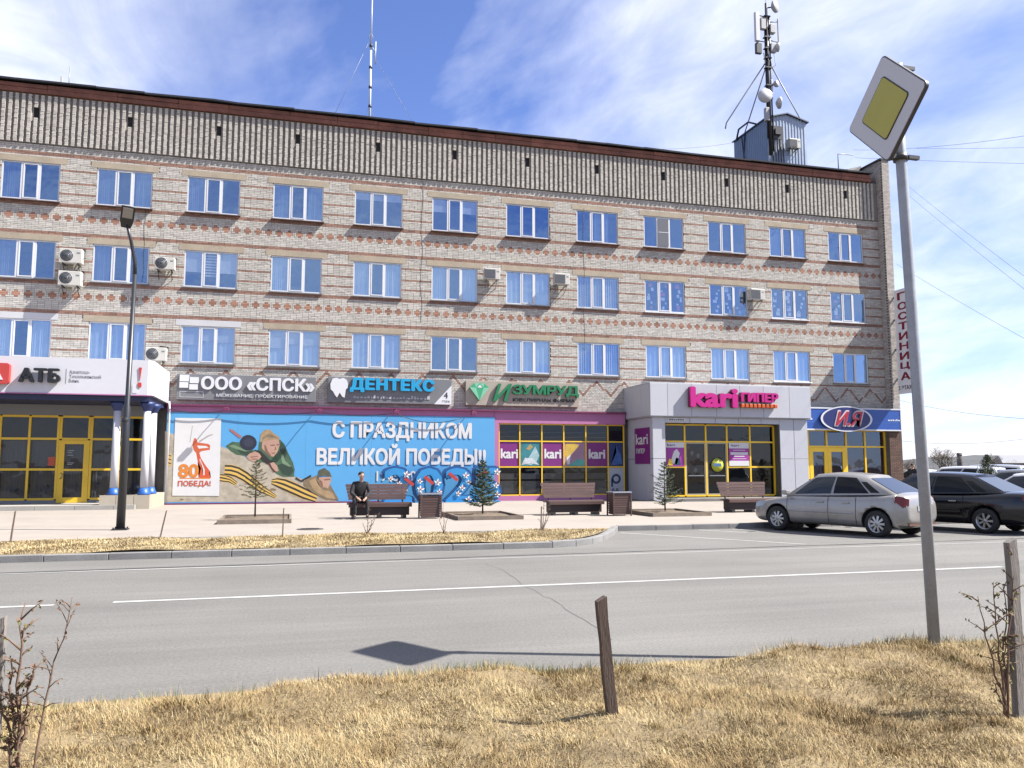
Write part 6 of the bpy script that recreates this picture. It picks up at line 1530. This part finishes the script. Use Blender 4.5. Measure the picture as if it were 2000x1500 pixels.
# near (left) wheels give the place; the body centre lies half a width to the right
def car_at(lw_mid, hw):
    n = Vector((math.sin(HEAD), -math.cos(HEAD), 0)); return Vector((*lw_mid, 0)) + n * hw
p = car_at(((11.808 + 12.765) / 2, (18.097 + 15.715) / 2), .80)
make_car('dusty silver sedan parked nose to the kerb, nearest the camera', SILV, p, HEAD, L=4.14, W=1.67, light_side=False)
p = car_at((15.98 - .415 * 1.16 + .02, 16.02 + .91 * 1.30), .84)
make_car('glossy black sedan parked behind the sign pole', BLK, p, HEAD - .02, L=4.8, W=1.80, H=1.47, wb=2.78, fo=.95, spokes=7, light_side=True)
WHT = M('white_car', (.72, .73, .75), .25, coat=.6); GRY = M('grey_car', (.20, .205, .215), .3, coat=.6, metal=.3); DGR = M('dark_car', (.035, .038, .045), .25, coat=.8); SLV2 = M('pale_silver_car', (.50, .52, .55), .3, metal=.3, coat=.5)
far = [('white car far off between the corner and the sign pole', WHT, 33.9, 38.2, 1.95, {}),
       ('white estate car behind the roof of the black sedan', WHT, 28.2, 29.6, 2.0, dict(suv=True, H=1.62)),
       ('silver off-road car right of the white estate', SLV2, 31.0, 30.9, 1.95, dict(suv=True, H=1.70)),
       ('dark sedan behind the green shrub on the car park', DGR, 33.6, 31.2, 2.0, dict(H=1.5)),
       ('grey hatchback at the right edge of the car park', GRY, 26.0, 24.4, 2.05, dict(H=1.5)),
       ('white sedan just inside the right edge', WHT, 22.6, 20.6, 2.0, dict(H=1.42))]
for lb, pm, x, y, hd, kw in far:
    make_car(lb, pm, (x, y, 0), hd, detail=False, group='cars on the car park', **kw)
# ------------------------------------------------------------------ people
def skin(name, joints, edges, mat, parent, root=0, sub=2):
    me = bpy.data.meshes.new(name); me.from_pydata([j[0] for j in joints], edges, [])
    o = bpy.data.objects.new(name, me); COL.objects.link(o)
    o.modifiers.new('k', 'SKIN'); sk = me.skin_vertices[0].data if me.skin_vertices else None
    if sk is None:
        bm = bmesh.new(); bm.from_mesh(me); bm.verts.layers.skin.verify(); bm.to_mesh(me); bm.free(); sk = me.skin_vertices[0].data
    for i, j in enumerate(joints):
        r = j[1] if isinstance(j[1], tuple) else (j[1], j[1]); sk[i].radius = r; sk[i].use_root = (i == root)
    ss = o.modifiers.new('s', 'SUBSURF'); ss.levels = sub; ss.render_levels = sub
    bpy.context.view_layer.update()
    res = evald(o); bpy.data.objects.remove(o)
    res.materials.clear(); res.materials.append(mat)
    for p_ in res.polygons: p_.use_smooth = True
    return link(name, res, parent)
SKN = M('skin', (.50, .29, .21), .6); HAIR = M('hair_dark', (.02, .016, .013), .8); CLB = M('cloth_black', (.014, .014, .017), .85, var=.15, scale=10); CLN = M('cloth_navy', (.02, .022, .07), .85); SHOE = M('shoe_dark', (.03, .026, .024), .6)
def head_of(parent, c, yaw, tilt=0.0):
    hd = empty('head_parts', parent, c); hd.rotation_euler = (tilt, 0, yaw)
    return hd
def hair_cap(p, h, look):
    """short hair: a cap over the top and back of the skull"""
    q = MB(); n, m = 16, 8; vs = []
    for j in range(m + 1):
        for i in range(n):
            a = 2 * PI * i / n; front = .5 - .5 * math.cos(a - PI / 2 * 3 + PI)      # 1 at the forehead (-Y)
            th = (j / m) * (1.75 - .80 * (.5 - .5 * math.sin(a)) )
            vs.append((.091 * math.sin(th) * math.cos(a), .012 + .098 * math.sin(th) * math.sin(a), .035 + .098 * math.cos(th)))
    q.add(vs, [(j * n + i, j * n + (i + 1) % n, (j + 1) * n + (i + 1) % n, (j + 1) * n + i) for j in range(m) for i in range(n)], 0, True)
    part('hair', q, HAIR, p, tuple(h), (0, 0, look), fix=False)
def figure(name, label, loc, rz, J, jac, tro, look):
    """J: joint dictionary in the person's own frame, facing -Y"""
    p = thing(name, label, 'person', loc, rz)
    js, es, idx = [], [], {}
    def add(k, co, r, par=None):
        idx[k] = len(js); js.append((co, r))
        if par is not None: es.append((idx[par], idx[k]))
    add('hip', J['hip'], (.13, .10)); add('belly', J['belly'], (.13, .10), 'hip'); add('chest', J['chest'], (.15, .11), 'belly'); add('neck', J['neck'], .052, 'chest')
    h = Vector(J['head']); fwd = Vector((math.sin(look), -math.cos(look), 0))
    add('jaw', tuple(h + Vector((0, 0, -.055)) + fwd * .022), (.066, .066), 'neck'); add('head', tuple(h + Vector((0, 0, .02))), (.082, .088), 'jaw'); add('crown', tuple(h + Vector((0, 0, .095)) - fwd * .01), (.062, .066), 'head')
    for s_, n_ in ((1, 'l'), (-1, 'r')):
        add('sh' + n_, J['sh' + n_], .058, 'chest'); add('el' + n_, J['el' + n_], .044, 'sh' + n_); add('wr' + n_, J['wr' + n_], .028, 'el' + n_)
        d = (Vector(J['hand' + n_]) - Vector(J['wr' + n_])).normalized(); w_ = Vector(J['wr' + n_]); side_ = d.cross(Vector((0, 0, 1))).normalized()
        add('palm' + n_, tuple(w_ + d * .06), (.036, .020), 'wr' + n_)
        for f, (o_, L_) in enumerate(((-.028, .075), (-.010, .088), (.009, .084), (.027, .066))):
            b_ = w_ + d * .095 + side_ * o_; add('f%d%s' % (f, n_), tuple(b_), .010, 'palm' + n_); add('g%d%s' % (f, n_), tuple(b_ + d * L_ * .6 + Vector((0, 0, -.008))), .0095, 'f%d%s' % (f, n_)); add('h%d%s' % (f, n_), tuple(b_ + d * L_ * .85 + Vector((0, 0, -.03))), .008, 'g%d%s' % (f, n_))
        t0 = w_ + d * .04 - side_ * s_ * .03; add('t0' + n_, tuple(t0), .011, 'palm' + n_); add('t1' + n_, tuple(t0 + d * .05 - side_ * s_ * .018), .009, 't0' + n_)
        add('th' + n_, J['th' + n_], .072, 'hip'); add('kn' + n_, J['kn' + n_], .052, 'th' + n_); add('an' + n_, J['an' + n_], .036, 'kn' + n_); add('to' + n_, J['to' + n_], .034, 'an' + n_)
    skin('body', js, es, SKN, p, 0, 1)
    # clothing
    jj = [(J['hip'], (.165, .135)), (J['belly'], (.165, .13)), (J['chest'], (.175, .13)), (tuple(Vector(J['neck']) + Vector((0, 0, -.035))), .07)]; ee = [(0, 1), (1, 2), (2, 3)]
    for n_ in 'lr':
        b_ = len(jj); w2 = Vector(J['el' + n_]).lerp(Vector(J['wr' + n_]), .92)
        jj += [(J['sh' + n_], .078), (J['el' + n_], .060), (tuple(w2), .045)]; ee += [(2, b_), (b_, b_ + 1), (b_ + 1, b_ + 2)]
    skin('jacket', jj, ee, jac, p, 0)
    jj = [(tuple(Vector(J['hip']) + Vector((0, 0, .03))), (.155, .125))]; ee = []
    for n_ in 'lr':
        b_ = len(jj); jj += [(J['th' + n_], .092), (J['kn' + n_], .072), (tuple(Vector(J['an' + n_]) + Vector((0, 0, .02))), .058)]; ee += [(0, b_), (b_, b_ + 1), (b_ + 1, b_ + 2)]
    skin('trousers', jj, ee, tro, p, 0)
    for n_ in 'lr':
        a, b_ = Vector(J['an' + n_]), Vector(J['to' + n_]); skin('shoe', [(tuple(a + (a - b_) * .25 + Vector((0, 0, -.02))), .042), (tuple(a.lerp(b_, .5)), .046), (tuple(b_ + (b_ - a) * .15), .036)], [(0, 1), (1, 2)], SHOE, p, 1, 1)
    hair_cap(p, h, look)
    0 and skin('hair', [(tuple(h + Vector((0, 0, .05)) - fwd * .030), (.082, .082)), (tuple(h + Vector((0, 0, .085)) - fwd * .012), (.080, .080)), (tuple(h + Vector((0, 0, .0)) - fwd * .052), (.070, .056))], [(2, 0), (0, 1)], HAIR, p, 0)
    rt = Vector((fwd.y * -1, fwd.x, 0)); fc = empty('face', p, tuple(h)); fc.rotation_euler = (0, 0, look)
    q = MB(); q.add([(-.012, -.082, -.02), (.012, -.082, -.02), (0, -.118, -.024), (0, -.086, .03)], [(0, 1, 2), (0, 2, 3), (1, 3, 2)]); part('nose', q, SKN, fc)
    q = MB()
    for s_ in (-1, 1): q.lathe([(0, -.006), (.011, 0), (0, .006)], 8, 0, 'y', (s_ * .031, -.084, .018))
    part('eyes', q, HAIR, fc)
    q = MB(); q.box(-.025, .025, -.092, -.086, -.060, -.054); part('mouth', q, M('lips', (.30, .12, .10), .6), fc)
    q = MB()
    for s_ in (-1, 1): q.lathe([(0, -.012), (.026, -.006), (.026, .006), (0, .01)], 10, 0, 'x', (s_ * .086, -.0, -.005))
    part('ears', q, SKN, fc)
    return p
sit = dict(hip=(0, .03, .53), belly=(0, -.01, .70), chest=(0, -.08, .92), neck=(.01, -.13, 1.10), head=(.02, -.17, 1.235),
           shl=(.19, -.09, 1.00), ell=(.27, -.17, .74), wrl=(.12, -.40, .60), handl=(.06, -.50, .56), shr=(-.19, -.09, 1.00), elr=(-.27, -.17, .74), wrr=(-.13, -.40, .62), handr=(-.06, -.50, .57),
           thl=(.11, -.04, .54), knl=(.17, -.43, .54), anl=(.16, -.46, .10), tol=(.18, -.60, .05), thr=(-.11, -.04, .54), knr=(-.18, -.43, .54), anr=(-.19, -.42, .10), tor=(-.21, -.56, .05))
figure('person', 'person in black jacket seated at the left end of a bench, hands together', (1.93, 24.2, YZ(24.2)), 0.05, sit, CLB, CLB, .7)
walk = dict(hip=(0, 0, .95), belly=(0, 0, 1.10), chest=(0, -.01, 1.33), neck=(0, -.01, 1.50), head=(0, -.03, 1.62),
            shl=(.19, 0, 1.42), ell=(.25, .06, 1.16), wrl=(.24, -.06, .94), handl=(.23, -.10, .86), shr=(-.19, 0, 1.42), elr=(-.25, .02, 1.16), wrr=(-.24, .05, .92), handr=(-.23, .06, .84),
            thl=(.10, 0, .90), knl=(.11, -.16, .50), anl=(.11, -.20, .09), tol=(.11, -.34, .05), thr=(-.10, 0, .90), knr=(-.11, .04, .50), anr=(-.11, .22, .12), tor=(-.11, .10, .05))
figure('person', 'distant person in dark clothes walking behind the silver car by the corner', (29.2, 33.2, .0), 1.9, walk, CLB, CLB, 0)
# ------------------------------------------------------------------ distance: trees, shrub, hill, far town, wires
def bare_tree(label, x, y, h, spread, seed, n0=5, group='bare trees beyond the car park', mat=None):
    r = random.Random(seed); t = thing('bare_tree', label, 'tree', (x, y, 0), 0, group); tr = MB(); tw = MB()
    tm = mat or M('far_bark', (.22, .185, .15), .9, var=.2)
    def grow(p, d, L, rad, lev):
        e = p + d * L; mid = p.lerp(e, .5) + Vector((r.uniform(-1, 1), r.uniform(-1, 1), 0)) * L * .06
        (tr if lev < 2 else tw).tube([p, mid, e], [rad, rad * .8, rad * .62], 5 if lev < 2 else 3, cap=False)
        if lev >= 5: return
        for k in range(3 if lev < 4 else 4):
            nd = (d * 1.0 + Vector((r.gauss(0, 1), r.gauss(0, 1), r.gauss(.25, .5))) * spread * (.65 + .1 * lev)).normalized()
            grow(p.lerp(e, r.uniform(.55, 1.0)), nd, L * r.uniform(.55, .78), rad * .55, lev + 1)
    for s_ in range(n0): grow(Vector((r.uniform(-.6, .6) * n0 * .25, r.uniform(-.3, .3), -.1)), Vector((r.uniform(-.3, .3), r.uniform(-.2, .2), 1)).normalized(), h * r.uniform(.24, .34), h * .016, 0)
    part('trunk', tr, tm, t, fix=False); part('crown', tw, tm, t, fix=False)
bare_tree('broad clump of bare pale trees right of the sign pole', 86.4, 92, 5.9, .6, 3, 8)
bare_tree('small bare tree clump between the corner and the sign pole', 92.1, 105, 4.2, .6, 5, 5)
bare_tree('slender bare tree left of the hill', 98.3, 96, 4.9, .5, 7, 4)
bare_tree('low bare thicket beside the broad clump', 92, 97, 2.9, .8, 9, 6)
sp = thing('evergreen_shrub', 'small dark green pine among the parked cars', 'tree', (26.6, 26.2, 0))
r = random.Random(5); nd = MB(); q = MB(); q.tube([(0, 0, -.05), (0, 0, 1.9)], [.05, .02], 6); part('trunk', q, BARK, sp)
for k in range(2600):
    a, u, z = r.uniform(0, 6.28), r.random() ** .5, r.uniform(.25, 2.05); R_ = .55 * math.sin(min(1, (2.15 - z) / 1.2) * PI / 2) * (.75 + .35 * math.sin(7 * a + z * 5)) * u
    c_ = Vector((R_ * math.cos(a), R_ * math.sin(a), z)); d1 = Vector((r.gauss(0, 1), r.gauss(0, 1), r.gauss(.4, 1))).normalized() * r.uniform(.05, .11); d2 = d1.cross(Vector((r.gauss(0, 1), r.gauss(0, 1), r.gauss(0, 1)))).normalized() * .014
    nd.add([c_ - d2, c_ + d2, c_ + d1], [(0, 1, 2)], r.choice((0, 1, 2)))
part('crown', nd, NEED, sp, fix=False)
HILLM = M('hill_wood', (.075, .08, .085), .95, var=.25, scale=.05); BRUSH = M('far_brush', (.23, .18, .145), .95, var=.3, scale=.4)
def ridge(name, pts, y, dep, mat, x0):
    q = MB(); vs = []; rr = random.Random(3)
    n = len(pts)
    for k, f in enumerate((0, .35, .7, 1.0, .6, 0)):
        for x, h in pts: vs.append((x + rr.uniform(-1, 1) * 3 * (0 < k < 5), y + dep * k / 5 - .16 * (x - pts[0][0]), -.5 + (h + .5) * f * (1 + rr.uniform(-.06, .06))))
    q.add(vs, [(k * n + i, k * n + i + 1, (k + 1) * n + i + 1, (k + 1) * n + i) for k in range(5) for i in range(n - 1)], 0, True); return structure(part(name, q, mat))
ridge('hill', [(338 + i * 12, 1 + 7.5 * math.sin(min(1, i / 7.0) * PI / 2) ** .8 + (0 if i < 18 else -.4 * (i - 18))) for i in range(30)], 330, 160, HILLM, 0)
brush = MB(); rr = random.Random(8)
for k in range(5200):
    x = rr.uniform(60, 240); y = 118 - .12 * (x - 60) + rr.uniform(0, 14); h = rr.uniform(.5, 1.9) * (1 + .6 * math.sin(x * .21)); w_ = rr.uniform(.03, .07); dx, dy = rr.uniform(-.7, .7), rr.uniform(-.4, .4)
    brush.add([(x - w_, y, -.05), (x + w_, y, -.05), (x + dx + w_ * .4, y + dy, h), (x + dx - w_ * .4, y + dy, h)], [(0, 1, 2, 3)])
o = part('roadside_brush', brush, BRUSH, fix=False); tag(o, 'brown leafless brushwood along the far edge of the car park', 'brushwood', kind='stuff')
RF = [M('far_roof_grey', (.30, .31, .33), .7), M('far_roof_brown', (.20, .12, .09), .8), M('far_roof_white', (.62, .62, .64), .6)]
FW = M('far_wall', (.38, .34, .30), .9)
for k, (x, y, w_, h, c_, lb) in enumerate(((150, 108, 12, 2.6, 2, 'far low house with a pale roof below the hill'), (172, 118, 9, 2.4, 1, 'far low house with a brown roof below the hill'), (132, 122, 8, 2.2, 0, 'far low house with a grey roof beyond the bare trees'))):
    hs = thing('far_house', lb, 'house', (x, y, 0), -.5, group='far houses below the hill')
    q = MB(); q.box(-w_ / 2, w_ / 2, -3, 3, -.1, h); part('wall', q, FW, hs)
    q = MB(); q.add([(-w_ / 2 - .4, -3.4, h), (w_ / 2 + .4, -3.4, h), (w_ / 2 + .4, 3.4, h), (-w_ / 2 - .4, 3.4, h), (-w_ / 2, 0, h + 1.5), (w_ / 2, 0, h + 1.5)], [(0, 1, 5, 4), (2, 3, 4, 5), (1, 2, 5), (3, 0, 4), (3, 2, 1, 0)]); part('roof', q, RF[c_], hs)
    for s_ in (-.3, .05, .32):
        q = MB(); q.box(w_ * s_ - .5, w_ * s_ + .5, -3.05, -2.99, 1.0, 2.0); part('window', q, DARK, hs)
ch = thing('chimney', 'thin dark factory chimney on the skyline right of the bare trees', 'chimney', (193, 200, 0))
q = MB(); q.lathe([(.9, -.2), (.8, 3), (.72, 5.6), (0, 5.6)], 12); part('stack', q, M('chimney_dark', (.12, .11, .12), .9), ch); q = MB(); q.lathe([(.76, 4.9), (.86, 4.95), (.86, 5.1), (.76, 5.15)], 12); part('ring', q, M('chimney_dark', (.12, .11, .12)), ch)
def wire(label, a, b, sag, r_=.018, n=14):
    a, b = Vector(a), Vector(b); q = MB(); pts = [a.lerp(b, k / n) - Vector((0, 0, sag * 4 * (k / n) * (1 - k / n))) for k in range(n + 1)]
    q.tube(pts, r_ * .42, 4); tag(part('overhead_wire', q, M('wire_grey', (.09, .09, .10), .7)), label, 'wire', 'overhead wires')
wire('wire left of the blue shed', (17.91, 37.50, 18.12), (25.12, 42.00, 21.02), 0.10)
wire('upper wire rising right from the roof end', (30.20, 37.60, 19.40), (27.49, 20.59, 13.60), 0.30)
wire('level wire running right behind the road sign', (30.25, 37.60, 18.95), (34.91, 27.34, 15.20), 0.05)
wire('faint middle wire running right behind the road sign', (36.66, 40.00, 21.11), (38.83, 31.90, 18.29), 0.05)
wire('left one of two wires slanting down to the right edge', (32.46, 37.00, 17.34), (21.52, 16.75, 4.46), 0.10)
wire('right one of two wires slanting down to the right edge', (32.76, 37.00, 17.66), (21.47, 16.75, 4.96), 0.10)
wire('wire slanting below the pair to the right edge', (32.14, 37.00, 12.82), (24.42, 19.45, 4.23), 0.10)
wire('thick cable low across the pale sky', (31.97, 37.00, 5.18), (25.64, 20.80, 3.08), 0.25)
wire('wire dipping low across the pale sky above the bare trees', (31.84, 37.00, 2.98), (32.95, 27.55, 3.18), 0.35)
